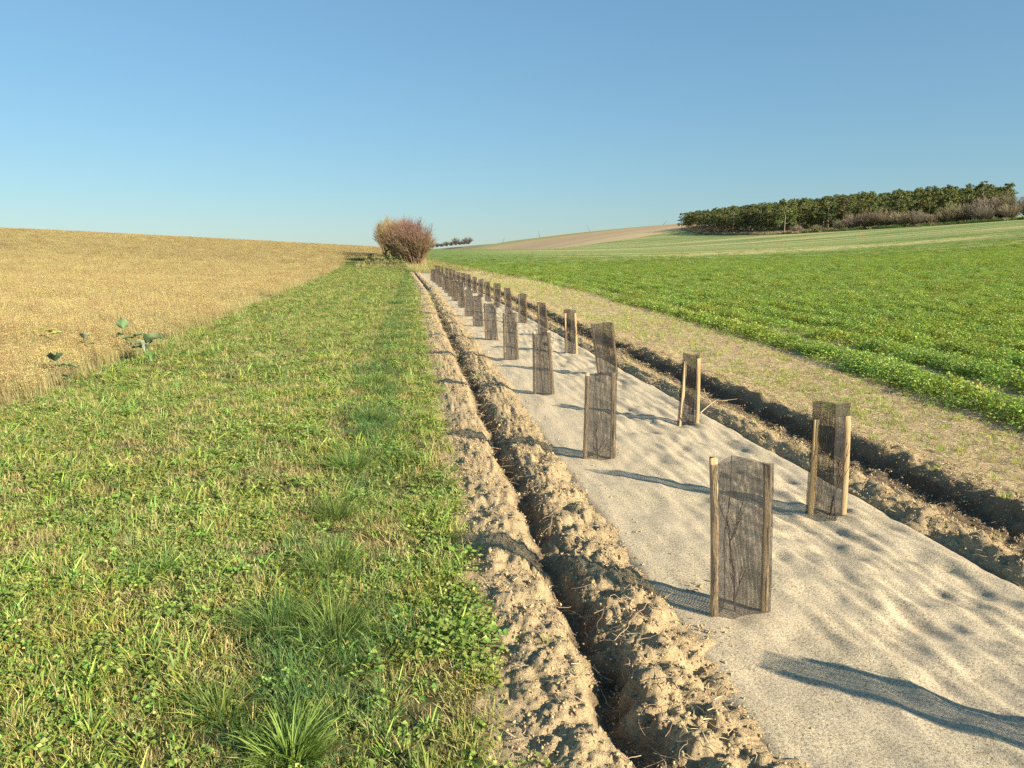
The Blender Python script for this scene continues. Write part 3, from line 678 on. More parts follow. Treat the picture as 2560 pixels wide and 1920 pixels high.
# ---- green crop in rows
def cropc(n, r, h, L, nst=10):
    a = leafy(n, r, h, L, [(.30, .44, .08), (.39, .52, .115), (.21, .34, .06), (.55, .60, .17), (.13, .23, .045)], .35)
    P = disc(nst, r * .8); c = pick([(.30, .34, .11), (.24, .30, .08)], nst)
    b = ribbons(P, rng.uniform(0, 6.28, nst), rng.uniform(0, .5, nst), rng.uniform(0, .4, nst), rng.uniform(.6, 1.1, nst) * h, np.full(nst, .005), 2, c, c)
    n0 = len(a[0]); return np.concatenate([a[0], b[0]]), [a[1], b[1] + n0], np.concatenate([a[2], b[2]])
G_ = [as_mesh("leafy_crop_clump", cropc(105, .14, .28, .036), m_leaf) for _ in range(4)]
G_.append(as_mesh("pale_crop_clump", (lambda a: (a[0], a[1], a[2] * arr(1.25, 1.1, 1.2)))(cropc(100, .14, .28, .036)), m_leaf))
xs, ys, sxy = [], [], []
for d, y0, y1, xm_, s in ((62, 1.5, 12, 14, .95), (30, 12, 24, 24, 1.15), (9, 24, 45, 42, 1.7), (4.4, 45, 80, 75, 2.3), (2.2, 80, 135, 110, 3.2)):
    x, y = scatter_band(d, -6, xm_, y0, y1); k = x > np.where(y < YA, crop_edge(y), AWx(y)); xs.append(x[k]); ys.append(y[k]); sxy.append(np.full(k.sum(), s))
x = np.concatenate(xs); y = np.concatenate(ys); s = np.concatenate(sxy)
off = x - crop_edge(y); ph = (off % 1.3) / 1.3
wv = .06 * perlin(y * .5, off * .3, 80)
dg = np.abs(((ph + wv - .95 + .5) % 1.0) - .5) * 1.3
gap = np.clip(1.15 - dg / .42, 0, 1) * np.exp(-off / 24.) * np.clip(1.0 + .75 * perlin(y * .35, np.floor(off / 1.3) * 7.7, 81), 0, 1.2) * (1 - sm(45, 75, y))
k = (gap < .30) | (rng.random(len(x)) < .04)
# worn wheelings further out, thin crop there
strk = fbm(x * .010, y * .12 + x * .015, 3, 82)
k &= ~((strk > .12) & (y > 30) & (rng.random(len(x)) < .6 * np.clip(x * .02, 0, 1)))
k &= ~((off < .35) & (rng.random(len(x)) < .5))
x, y, s, off, gap = x[k], y[k], s[k], off[k], gap[k]; n = len(x)
idx = rng.integers(0, 4, n); idx[rng.random(n) < .07 + .25 * (fbm(x * .4, y * .4, 2, 83) > .25)] = 4
k2 = rng.random(n) < 1 - .9 * sm(60, 132, y)
hz = (1 - .6 * sm(50, 125, y)) * k2 * rng.uniform(.8, 1.15, n) * (1 - .9 * np.clip(gap, 0, 1)) * (.6 + .4 * sm(0, .6, off)) * (1 + .35 * fbm(x * .7, y * .7, 3, 84))
instancer("green_cover_crop", G_, np.stack([x, y, H0(x, y) - .01], 1), rng.uniform(0, 6.28, n), np.stack([s, s, hz * .95], 1), idx, rng.normal(0, .08, (n, 2)), "low leafy bright green crop sown in rows over the field on the right", "green crop")
print("crop clumps", n)

# ---- litter, crumbs, roots on the dug soil
def ico_crumb(seed):
    t = (1 + 5 ** .5) / 2
    v = arr([-1, t, 0], [1, t, 0], [-1, -t, 0], [1, -t, 0], [0, -1, t], [0, 1, t], [0, -1, -t], [0, 1, -t], [t, 0, -1], [t, 0, 1], [-t, 0, -1], [-t, 0, 1])
    v /= np.linalg.norm(v[0]); v *= rng.uniform(.55, 1.35, (12, 1)) * arr(1, .8, .6)
    f = np.array([[0, 11, 5], [0, 5, 1], [0, 1, 7], [0, 7, 10], [0, 10, 11], [1, 5, 9], [5, 11, 4], [11, 10, 2], [10, 7, 6], [7, 1, 8], [3, 9, 4], [3, 4, 2], [3, 2, 6], [3, 6, 8], [3, 8, 9], [4, 9, 5], [2, 4, 11], [6, 2, 10], [8, 6, 7], [9, 8, 1]])
    c = np.ones((12, 3)) * arr(*random.choice([(.45, .33, .18), (.41, .30, .165), (.49, .37, .21), (.36, .26, .145)]))
    return v, f, c
m_crumb = foliage_mat("soil_crumb", 0.0, .2, None, .95, .08)
K = [as_mesh("soil_crumb", ico_crumb(i), m_crumb) for i in range(6)]
xs, ys = [], []
for d, y0, y1 in ((6500, 1.5, 4), (3600, 4, 7), (1100, 7, 14), (260, 14, 30)):
    for x0, x1 in ((.28, 1.2), (2.92, 4.0)):
        x, y = scatter_band(d, x0, x1, y0, y1); xs.append(x); ys.append(y)
x = np.concatenate(xs); y = np.concatenate(ys)
k = fbm(x * 5, y * 5, 3, 90) > -.15 - .4 * rng.random(len(x)); x, y = x[k], y[k]
# loose crumbs spilt on the felt and among the stubble
ns = 2600; x2 = rng.uniform(1.08, 1.45, ns) ; x2 = 1.06 + .30 * rng.random(ns) ** 3; y2 = rng.uniform(1.8, 20, ns)
cx = [(1.19, 2.95), (1.24, 2.9), (1.62, 6.0), (1.36, 3.35)]
x3 = np.concatenate([rng.normal(a, .045, 60) for a, b in cx]); y3 = np.concatenate([rng.normal(b, .05, 60) for a, b in cx])
x4, y4 = scatter_band(200, 3.95, 6.2, 2, 14); k = x4 < crop_edge(y4) + .1; x4, y4 = x4[k], y4[k]
z = soil_height(x, y); z2 = mat_height(x2, y2); z3 = mat_height(x3, y3) + .004; z4 = soil_height(x4, y4)
x, y, z = np.r_[x, x2, x3, x4], np.r_[y, y2, y3, y4], np.r_[z, z2, z3, z4]; n = len(x)
r = .0020 + .008 * rng.random(n) ** 6 + .0010 * np.clip(y - 3, 0, 14) * .5
r = np.where(rng.random(n) < .0012, rng.uniform(.012, .022, n), r)
instancer("soil_crumbs", K, np.stack([x, y, z + r * .2], 1), rng.uniform(0, 6.28, n), np.stack([r, r, r], 1), rng.integers(0, 6, n), rng.uniform(-3, 3, (n, 2)), "loose crumbs and small clods of pale dug soil lying along both trenches", "soil crumbs")
print("crumbs", n)

def bits(n, L, w, cols):
    P = disc(n, .06); P[:, 2] = rng.uniform(.002, .02, n)
    return ribbons(P, rng.uniform(0, 6.28, n), rng.uniform(1.25, 1.7, n), rng.uniform(-.3, .5, n), rng.uniform(.5, 1.3, n) * L, np.full(n, w), 2, pick(cols, n), pick(cols, n))
B_ = [as_mesh("straw_bits", bits(7, .05, .0028, [(.50, .39, .20), (.58, .46, .25), (.40, .30, .16), (.64, .53, .31)]), m_straw) for _ in range(4)]
B_.append(as_mesh("sprouting_weed", tuft(12, .03, .03, .08, .004, GRN, None, .8), m_grass))
xs, ys = [], []
for d, x0, x1, y0, y1 in ((560, 3.75, 6.6, 2, 10), (230, 3.7, 7, 10, 20), (75, 3.7, 7.6, 20, 45), (15, 3.2, 7.6, 45, 80), (150, 2.95, 3.3, 2, 12), (80, .82, 1.12, 1.6, 9), (35, .3, .6, 1.6, 9), (50, .3, 1.1, 9, 34), (40, 2.95, 3.8, 12, 40)):
    x, y = scatter_band(d, x0, x1, y0, y1); xs.append(x); ys.append(y)
x = np.concatenate(xs); y = np.concatenate(ys); k = (x < crop_edge(y) + .3); x, y = x[k], y[k]; n = len(x)
idx = rng.integers(0, 4, n); idx[(rng.random(n) < .03 + .10 * (x > 4.2))] = 4
s = rng.uniform(.7, 1.3, n) * (1 + .05 * np.clip(y - 6, 0, 30))
instancer("straw_litter", B_, np.stack([x, y, soil_height(x, y) + .006], 1), rng.uniform(0, 6.28, n), np.stack([s, s, s * .9], 1), idx, rng.normal(0, .15, (n, 2)), "short bits of dry straw scattered over the dug soil and stubble strip", "straw litter")

# pale thin roots torn out of the trench sides
nr = 640; k = 9
xx = np.where(rng.random(nr) < .62, rng.normal(.80, .12, nr), rng.normal(3.2, .2, nr)); yy = 1.7 + 20 * rng.random(nr) ** 1.7
a = rng.uniform(0, 6.28, nr); P = np.zeros((nr, k, 3)); L = rng.uniform(.05, .26, nr)
x_, y_ = xx.copy(), yy.copy(); lift = rng.uniform(0, .02, nr); arc = rng.uniform(0, .035, nr)
for i in range(k):
    P[:, i, 0] = x_; P[:, i, 1] = y_
    a += rng.normal(0, .42, nr); x_ = x_ + np.cos(a) * L / k; y_ = y_ + np.sin(a) * L / k
P[:, :, 2] = soil_height(P[:, :, 0], P[:, :, 1])
P[:, :, 2] = np.maximum(P[:, :, 2], P[:, :, 2].mean(1, keepdims=True)) + .004 + arc[:, None] * np.sin(np.linspace(0, np.pi, k))[None]
R = (rng.uniform(.0010, .0024, nr)[:, None] * np.linspace(1, .4, k)[None]) * (1 + .05 * yy[:, None])
c = np.repeat(pick([(.46, .36, .20), (.58, .46, .27), (.34, .25, .14)], nr)[:, None, :], k, 1)
v, f, cc = tubes(P, R, 4, c)
obj("torn_roots", make_mesh("torn_roots", v, f, m_straw, col=cc), label="thin pale roots torn out of the trench sides and lying over the crumbs", cat="roots", kind='stuff')

# rough dead grass round the foot of the hedge and at the end of the planting strip
R_ = [as_mesh("rank_grass", tuft(40, .16, .25, .6, .012, [(.44, .36, .15), (.36, .33, .12), (.50, .42, .2), (.22, .26, .08)], None, .8), m_straw) for _ in range(3)]
R_.append(as_mesh("rank_green", tuft(40, .16, .2, .45, .014, [(.14, .22, .05), (.2, .26, .07)], None, .8), m_grass))
xs, ys = [], []
for d, x0, x1, y0, y1 in ((6, -.3, 3.0, 68, 84), (3, 1, 6.6, 72, 120), (1.8, -6, 2.5, 84, 125), (1.5, 5.6, 7.2, 50, 75)):
    x, y = scatter_band(d, x0, x1, y0, y1); xs.append(x); ys.append(y)
x = np.concatenate(xs); y = np.concatenate(ys); k = (x < crop_edge(y) - .1) & ~((y < 74) & (rng.random(len(x)) < .4)); x, y = x[k], y[k]; n = len(x)
idx = rng.integers(0, 3, n); idx[rng.random(n) < .15] = 3
s = rng.uniform(.8, 1.4, n); hz = s * np.where(x > 1.6, .5, 1.1)
instancer("rank_dry_grass", R_, np.stack([x, y, H0(x, y)], 1), rng.uniform(0, 6.28, n), np.stack([s, s, hz], 1), idx, None, "tall yellowed dead grass round the foot of the bare hedge", "dry grass")

# dead weeds closing the far end of the verge
x = rng.uniform(-8.8, -1.4, 420); y = 109.5 + rng.uniform(0, 4, 420); n = 420; s = rng.uniform(1.0, 1.7, n); idx = rng.integers(0, 3, n); idx[rng.random(n) < .3] = 3
instancer("verge_end_weeds", R_, np.stack([x, y, H0(x, y)], 1), rng.uniform(0, 6.28, n), np.stack([s, s, s * .8], 1), idx, None, "brown dead weeds closing the far end of the green verge", "dry grass")

# dead grass and tall weeds in the margin below the wood
xs, ys = [], []
FR = np.array(FRONT); seg = np.r_[0, np.cumsum(np.linalg.norm(np.diff(FR, axis=0), axis=1))]
n = 5200; t = rng.uniform(0, seg[-1], n); w = rng.uniform(0, 20, n)
x = np.interp(t, seg, FR[:, 0]); y = np.interp(t, seg, FR[:, 1]); x2 = np.interp(t + 1, seg, FR[:, 0]); y2 = np.interp(t + 1, seg, FR[:, 1])
dx, dy = x2 - x, y2 - y; l = np.hypot(dx, dy) + 1e-6; x = x - dy / l * w; y = y + dx / l * w
Wd = [as_mesh("margin_weeds", tuft(40, .5, .4, 1.1, .05, [(.42, .34, .2), (.36, .27, .16), (.3, .25, .12)], None, .7), m_straw) for _ in range(2)]
Wd.append(as_mesh("margin_greens", leafy(60, .6, .8, .22, [(.13, .22, .06), (.18, .27, .08), (.1, .17, .05)]), m_clover))
idx = np.where((w < 6) & (y < 245), np.where(rng.random(n) < .85, 2, 0), rng.integers(0, 2, n))
s = rng.uniform(.8, 1.5, n)
instancer("margin_weeds", Wd, np.stack([x, y, H0(x, y) + .05], 1), rng.uniform(0, 6.28, n), np.stack([s, s, s * .9], 1), idx, None, "band of green and dead weeds along the field margin below the wood", "weeds")

# ================================================================== tree guards and saplings
m_net, nt, out = new_mat("dark_plastic_netting"); q = NT(nt)
uvn = q.n("ShaderNodeUVMap"); sp = q.n("ShaderNodeSeparateXYZ"); q.l(uvn.outputs[0], sp.inputs[0])
CELL = .0055
def strand(s): return q.math('LESS_THAN', q.math('FRACT', q.math('DIVIDE', s, CELL)), .29)
hole = q.math('MAXIMUM', strand(sp.outputs[0]), strand(sp.outputs[1]))
b = q.bsdf(q.ramp(q.noise(20, 3, .6, q.pos()), [(.3, (.030, .027, .024)), (.7, (.056, .049, .042))]), .75, None, .25)
tr = q.n("ShaderNodeBsdfTransparent"); ms = q.n("ShaderNodeMixShader")
q.l(hole, ms.inputs[0]); q.l(tr.outputs[0], ms.inputs[1]); q.l(b, ms.inputs[2]); q.l(ms.outputs[0], out.inputs[0])

m_wood, nt, out = new_mat("split_softwood"); q = NT(nt)
tc = q.n("ShaderNodeTexCoord"); mp = q.n("ShaderNodeMapping"); mp.inputs['Scale'].default_value = (60, 60, 4); q.l(tc.outputs['Object'], mp.inputs[0])
oi = q.n("ShaderNodeObjectInfo")
g1 = q.noise(1.0, 5, .7, mp.outputs[0], 1.5)
c = q.ramp(g1, [(.3, (.30, .19, .085)), (.5, (.46, .315, .145)), (.72, (.58, .42, .215))])
c = q.mix(q.math('MULTIPLY', oi.outputs['Random'], .45), c, (.42, .35, .26))
q.l(q.bsdf(c, .8, q.bump(g1, .5, .002), .2), out.inputs[0])
m_twig, nt, out = new_mat("sapling_bark"); q = NT(nt)
a = q.n("ShaderNodeAttribute", attribute_name="Col"); q.l(q.bsdf(a.outputs['Color'], .85), out.inputs[0])

def box_between(p0, p1, wx, wy, yaw=0.0):
    """a slat from p0 to p1 with slightly worn edges (8-sided section)"""
    c, s = math.cos(yaw), math.sin(yaw); b = .0022
    sec = [(-wx + b, -wy), (wx - b, -wy), (wx, -wy + b), (wx, wy - b), (wx - b, wy), (-wx + b, wy), (-wx, wy - b), (-wx, -wy + b)]
    V = []; K = 9
    for i in range(K):
        t = i / (K - 1.); bow = .004 * math.sin(t * math.pi)
        for x, y in sec:
            V.append((p0[0] + (p1[0] - p0[0]) * t + x * c - y * s + bow, p0[1] + (p1[1] - p0[1]) * t + x * s + y * c, p0[2] + (p1[2] - p0[2]) * t + (random.uniform(-.003, .003) if i == K - 1 else 0)))
    F = [(i * 8 + j, i * 8 + (j + 1) % 8, (i + 1) * 8 + (j + 1) % 8, (i + 1) * 8 + j) for i in range(K - 1) for j in range(8)]
    n = (K - 1) * 8
    F += [(n, n + 1, n + 2, n + 3), (n, n + 3, n + 4, n + 7), (n + 4, n + 5, n + 6, n + 7), (n + 3, n + 4, n + 7, n)][:3]
    return np.array(V), np.array(F)

def sapling_mesh(h, seed, leafy_=False, lean=(0, 0)):
    r_ = np.random.default_rng(seed); k = 8; PL = []; RL = []; CL = []
    def br(p, d, L, r, lvl):
        P = np.zeros((k, 3)); p = np.array(p, float); d = np.array(d, float)
        for i in range(k):
            P[i] = p; d = d + r_.normal(0, .10, 3) + arr(0, 0, .05); d /= np.linalg.norm(d); p = p + d * L / (k - 1)
        PL.append(P); RL.append(np.linspace(r, r * .45, k) * 1.35); CL.append(np.repeat(np.array([[.085, .052, .035]]) * r_.uniform(.7, 1.4), k, 0))
        if lvl < 2:
            for j in range(5 if lvl == 0 else 2):
                i = r_.integers(1, k - 1); a = r_.uniform(0, 6.28)
                br(P[i], (math.cos(a) * .38, math.sin(a) * .25, .9), L * r_.uniform(.3, .55), r * .55, lvl + 1)
    br((0, 0, -.02), (lean[0], lean[1], 1), h, .0042, 0)
    v, f, c = tubes(np.array(PL), np.array(RL), 4, np.array(CL))
    return v, f, c

def guard(x, y, w, h, yaw, lean, topw, slL, slR, label, grp, depth=.12, flip=1, sap=.55, sap_label=""):
    """slL/slR: height of each stake top above (+) or below (-) the edge of the net; lean: sideways shift of the top"""
    z = float(mat_height(np.array([x]), np.array([y]))[0])
    t = thing("tree_guard", (x, y, z), label, "tree guard", grp, yaw)
    th = topw / w
    def frame(s, zt):   # sideways position of edge s(-1..1) at height fraction zt
        return s * w * .5 * (1 + (th - 1) * zt) + lean * zt
    # net
    ring = []
    NF, NB = 9, 8
    fold = random.uniform(-.25, .25)
    for i in range(NF): ring.append((-1 + 2 * i / (NF - 1.), -.012 + .010 * math.sin(i / (NF - 1.) * math.pi)))
    for i in range(1, NB + 1): ring.append((1 + (fold - 1) * i / NB, -.012 + (depth + .012) * i / NB - .012 * math.sin(i / NB * math.pi)))
    for i in range(1, NB): ring.append((fold + (-1 - fold) * i / NB, depth - (depth + .012) * i / NB - .012 * math.sin(i / NB * math.pi)))
    ring.append((-1, -.012))                       # overlap closes the loop
    R = np.array(ring); m = len(R); LV = 15
    V = np.zeros((LV, m, 3)); UV = np.zeros((LV, m, 2))
    per = np.r_[0, np.cumsum(np.hypot(np.diff(R[:, 0]) * w / 2, np.diff(R[:, 1])))]
    ph = random.uniform(0, 6)
    for k in range(LV):
        zt = k / (LV - 1.)
        wob = .0055 * np.sin(R[:, 0] * 5 + zt * 6 + ph) + .004 * np.sin(zt * 17 + R[:, 0] * 9 + ph)
        dscale = 1 - .25 * zt + .15 * math.sin(zt * 4 + ph)
        V[k, :, 0] = [frame(s, zt) for s in R[:, 0]]
        V[k, :, 0] += np.sign(R[:, 0]) * .003 + (np.abs(R[:, 0]) < .95) * .004 * np.sin(zt * 9 + ph)
        V[k, :, 1] = (R[:, 1] * dscale + wob * (np.abs(R[:, 0]) < .97)) * flip
        top = .010 * np.cos(R[:, 0] * 2.8 + ph) if k == LV - 1 else 0
        V[k, :, 2] = -.015 + (h + .015) * zt + top
        V[k, -1] = V[k, 0]
        UV[k, :, 0] = per; UV[k, :, 1] = h * zt
    a = (np.arange(LV - 1)[:, None] * m + np.arange(m - 1)[None]).ravel()
    me = make_mesh("net_sleeve", V.reshape(-1, 3), np.stack([a, a + 1, a + m + 1, a + m], 1), m_net, smooth=True, uv=UV.reshape(-1, 2))
    obj("net_sleeve", me, t)
    # doubled hem of netting folded round each stake, and the sewn seam down the fold
    for s, sl in ((-1, slL), (1, slR)):
        ht = h + sl; zt = ht / h
        p0 = (frame(s, 0) - s * .019, .0105 * flip, -.03); p1 = (frame(s, zt) - s * .019, .0105 * flip, ht)
        v, f = box_between(p0, p1, .0165, .0085, random.uniform(-.15, .15))
        obj("stake", make_mesh("stake", v, f, m_wood), t)
    kk = [i for i in range(m) if abs(R[i, 0] - fold) < 1e-6][0]
    sp_ = V[:, kk].copy(); sp_[:, 1] += .002 * flip
    v, f, c = tubes(sp_[None], np.full((1, LV), .0022), 4, np.full((1, LV, 3), .03))
    obj("seam", make_mesh("seam", v, f, m_twig, col=np.full((len(v), 3), .035)), t)
    # the young plant stands on its own inside
    v, f, c = sapling_mesh(sap, int(abs(x * 100) + y * 1000), lean=(random.uniform(-.06, .08), 0))
    c0, s0 = math.cos(yaw), math.sin(yaw)
    so = obj("sapling", make_mesh("sapling", v, f, m_twig, col=c), None, sap_label, "sapling", "young saplings inside the net guards")
    dy = depth * .35 * flip; so.location = (x - s0 * dy, y + c0 * dy, z); 
    so.rotation_euler = (0, 0, yaw)
    return t

ORD = ["nearest", "second", "third", "fourth", "fifth", "sixth", "seventh", "eighth", "ninth", "tenth", "eleventh", "twelfth", "thirteenth", "fourteenth", "fifteenth", "sixteenth", "seventeenth", "eighteenth", "nineteenth", "twentieth"]
GL = "net tree guards in the left row"; GR = "net tree guards in the right row"
left = [  # w, h, yaw, lean, topw, stake L, stake R, depth, flip, sap
 (.272, .715, .02, -.030, .285, .022, -.022, .13, 1, .50),
 (.262, .690, .05, .004, .250, .012, .004, .12, 1, .30),
 (.245, .72, -.08, -.035, .20, .020, .022, .11, 1, .66),
 (.235, .72, .1, -.03, .21, -.01, -.012, .10, 1, .68),
 (.24, .70, .05, -.035, .225, -.01, -.03, .10, 1, .35),
 (.24, .70, -.05, -.03, .20, .018, -.03, .10, 1, .60),
 (.235, .70, .1, -.03, .22, .01, .012, .10, 1, .55)]
for i in range(NLEFT):
    x, y = GUARD_XY[i]
    if i < 7: w, h, yw, ln, tw, sl, sr, dp, fl, sa = left[i]
    else:
        w, h, yw, ln, tw, sl, sr, dp, fl, sa = (random.uniform(.20, .25), random.uniform(.69, .78), random.uniform(-.25, .25), random.uniform(-.04, .02), random.uniform(.19, .24), random.uniform(-.03, .02), random.uniform(-.03, .02), .10, 1, random.uniform(.3, .75))
    lab = {0: "nearest and largest net guard in the left row, left wooden stake poking above the net",
           1: "second net guard from the front in the left row, wide with both stake tops bare",
           2: "third net guard in the left row, leaning left with two pale stake tops above it"}.get(i, "%s net guard from the front in the left row of the felt mat" % ORD[i])
    if i == NLEFT - 1: lab = "last net guard of the left row, farthest off near the hedge"
    guard(x, y, w, h, yw, ln, tw, sl, sr, lab, GL, dp, fl, sa, "bare brown sapling inside the %s net guard of the left row" % ("last" if i == NLEFT - 1 else ORD[i]))
right = [
 (.24, .72, .3, .0, .22, -.04, -.03, .12, 1, .5),
 (.245, .712, -.12, -.01, .225, -.105, -.085, .13, -1, .42),
 (.215, .70, .1, .01, .165, -.07, -.05, .12, -1, .3),
 (.265, .72, -.15, -.10, .30, -.08, -.06, .10, 1, .45),
 (.215, .72, .1, -.035, .20, -.06, -.06, .11, -1, .5),
 (.225, .70, -.1, -.05, .17, -.03, .0, .10, 1, .62),
 (.205, .70, .0, -.02, .205, -.015, -.005, .10, 1, .5),
 (.22, .72, .1, -.06, .17, -.02, -.02, .10, 1, .5)]
for i in range(len(RY)):
    x, y = GUARD_XY[NLEFT + i]
    if i < 8: w, h, yw, ln, tw, sl, sr, dp, fl, sa = right[i]
    else: w, h, yw, ln, tw, sl, sr, dp, fl, sa = (random.uniform(.20, .25), random.uniform(.69, .78), random.uniform(-.25, .25), random.uniform(-.06, .02), random.uniform(.18, .24), random.uniform(-.04, .01), random.uniform(-.04, .01), .10, 1, random.uniform(.3, .75))
    lab = {0: "net guard just outside the right edge of the picture, casting its shadow across the mat",
           1: "first net guard of the right row in view, net reaching well above its stakes",
           2: "narrow net guard beside the trench, second in view of the right row",
           3: "net guard leaning left with a slanting top edge, third in view of the right row"}.get(i, "%s net guard in view along the right row beside the trench" % ORD[max(i - 1, 0)])
    if i == len(RY) - 1: lab = "last net guard of the right row, farthest off near the hedge"
    sl_ = "sapling inside the net guard outside the right edge" if i == 0 else "bare brown sapling inside the %s net guard in view of the right row" % ("last" if i == len(RY) - 1 else "first" if i == 1 else ORD[i - 1])
    guard(x, y, w, h, yw, ln, tw, sl, sr, lab, GR, dp, fl, sa, sl_)

# ================================================================== grass tussocks
tus = [(-.36, 3.10, .17, 1.3, "lush dark green tussock low in the middle of the verge, the largest one"), (-.62, 3.22, .17, 1.2, "dark grass tussock beside and left of the largest one"),
       (-.46, 3.80, .14, 1.1, "green tussock just beyond the two largest on the verge"), (-.50, 4.62, .13, 1.1, "bluish green tussock in the middle of the verge beside a bare patch"),
       (-.50, 5.65, .14, 1.2, "dark bluish tussock on the verge level with the first dry patch"), (-.70, 2.58, .10, .85, "small spiky dark tussock near the bottom left of the verge"),
       (-.42, 2.32, .13, .95, "bright green tussock with broad blades at the bottom of the picture"), (-1.30, 3.92, .12, .8, "soft fine bluish tussock alone on the left of the verge"),
       (-.42, 7.4, .13, 1.1, "farther dark tussock on the verge in line with the others"), (-.48, 9.6, .14, 1.2, "farthest dark tussock on the verge beyond the others")]
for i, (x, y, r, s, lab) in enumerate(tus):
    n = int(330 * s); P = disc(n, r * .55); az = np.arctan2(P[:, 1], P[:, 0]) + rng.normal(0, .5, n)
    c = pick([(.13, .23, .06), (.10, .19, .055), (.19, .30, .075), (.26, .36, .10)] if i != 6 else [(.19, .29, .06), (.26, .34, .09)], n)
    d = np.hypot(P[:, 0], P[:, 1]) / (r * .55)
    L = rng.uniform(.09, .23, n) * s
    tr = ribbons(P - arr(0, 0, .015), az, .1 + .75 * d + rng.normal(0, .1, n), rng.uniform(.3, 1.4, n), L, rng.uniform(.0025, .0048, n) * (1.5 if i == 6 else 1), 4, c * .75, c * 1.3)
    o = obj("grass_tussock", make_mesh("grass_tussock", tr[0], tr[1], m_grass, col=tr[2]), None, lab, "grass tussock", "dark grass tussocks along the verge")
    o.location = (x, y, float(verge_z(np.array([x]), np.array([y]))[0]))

# ================================================================== broad-leaved weeds at the edge of the dry field
m_broad = foliage_mat("broad_leaf", .25, .08, None, .55, .35, (1.1, 1.15, .7))
def big_leaf(L, W, cup, droop, col, seed):
    r_ = np.random.default_rng(seed); nu, nv = 9, 7; V = []; 
    for i in range(nu):
        u = i / (nu - 1.); wd = W * .5 * math.sin(min(1, u * 1.15 + .06) * math.pi * .93) ** .7
        for j in range(nv):
            v = -1 + 2 * j / (nv - 1.)
            V.append((L * u, v * wd * (1 + .06 * math.sin(u * 20 + j)), cup * (v * v) * W - droop * u * u * L + .012 * math.sin(u * 15 + v * 5 + seed) * abs(v)))
    V = np.array(V); a = (np.arange(nu - 1)[:, None] * nv + np.arange(nv - 1)[None]).ravel()
    F = np.stack([a, a + 1, a + nv + 1, a + nv], 1)
    C = np.array(col)[None] * r_.uniform(.88, 1.1, (len(V), 1)); mid = np.abs(V[:, 1]) < .004; C[mid] *= 1.35
    return V, F, C
def broadleaf(x, y, h, lvs, label, grp="broad-leaved weeds at the edge of the dry field", name="broad_leaved_weed"):
    z = float(H0(np.array([x]), np.array([y]))[0])
    t = thing(name, (x, y, z), label, "broad-leaved weed", grp)
    k = 7; P = np.zeros((1, k, 3)); P[0, :, 2] = np.linspace(-.02, h, k); P[0, :, 0] = .03 * np.sin(np.linspace(0, 2, k))
    v, f, c = tubes(P, np.linspace(.009, .004, k)[None], 5, np.full((1, k, 3), 1.) * arr(.20, .23, .10))
    obj("stem", make_mesh("stem", v, f, m_broad, col=c, smooth=True), t)
    for i, (zh, az, pitch, L, W, cup, droop, col) in enumerate(lvs):
        v, f, c = big_leaf(L, W, cup, droop, col, i + int(x * -10))
        o = obj("leaf", make_mesh("leaf", v, f, m_broad, col=c, smooth=True), t)
        o.location = (.02 * math.cos(az), .02 * math.sin(az), zh); o.rotation_euler = (random.uniform(-.3, .3), -pitch, az)
GR1 = (.22, .31, .14); GR2 = (.17, .25, .11); PAL = (.34, .38, .24); YEL = (.42, .42, .10)
broadleaf(-4.72, 13.3, .42, [(.40, -1.2, 1.2, .20, .19, .25, .1, GR1), (.30, 2.4, .3, .15, .12, .2, .6, GR2), (.22, -.4, .2, .16, .12, .2, .8, GR2), (.15, 1.0, .1, .15, .1, .2, .5, GR2)], "upright weed with one round grey green leaf standing above the dry stalks")
broadleaf(-5.15, 12.9, .30, [(.29, -1.5, .9, .16, .15, .2, .3, PAL), (.2, .6, .2, .14, .1, .2, .5, GR2), (.22, 3, .2, .14, .1, .2, .5, GR2)], "pale leaved weed left of the upright round leaf in the dry stalks")
broadleaf(-3.98, 12.1, .32, [(.30, -.2, .7, .24, .20, .5, .5, GR1), (.28, -1.4, .5, .22, .19, .4, .9, PAL), (.20, 2.8, .4, .22, .15, .2, .4, GR2), (.25, 1.8, .7, .2, .15, .2, .4, GR2), (.12, -1.0, .2, .2, .17, .3, .6, (.20, .30, .09))], "big curled leaf weed with a pale underside where dry stalks meet the verge")
broadleaf(-4.36, 12.7, .34, [(.30, -2.2, .5, .18, .14, .2, .5, GR2), (.33, -.5, .6, .16, .12, .2, .5, GR1), (.2, 1.0, .4, .18, .12, .2, .5, GR2)], "dark leaved weed between the round leaf and the curled leaf")
broadleaf(-4.50, 10.3, .30, [(.27, -1.2, .8, .20, .18, .3, .3, (.11, .17, .10)), (.2, .4, .3, .2, .14, .2, .5, GR2), (.18, 2.8, .3, .2, .13, .2, .5, GR2), (.1, -2.4, .2, .17, .12, .2, .5, GR2)], "bluish leaved weed nearest the camera among the dry stalks")
broadleaf(-4.18, 9.8, .15, [(.14, -1.0, .5, .14, .12, .2, .3, GR1), (.1, 2.0, .3, .12, .1, .2, .3, GR2)], "small low bluish leaved weed at the foot of the dry stalks")
broadleaf(-5.9, 13.4, .36, [(.34, -1.5, .6, .17, .14, .2, .4, YEL), (.3, .5, .5, .16, .12, .2, .4, YEL), (.25, 3.0, .5, .15, .12, .2, .4, YEL), (.2, -.5, .4, .15, .12, .2, .4, YEL)], "yellowing weed left of the group of green leaves in the dry stalks")
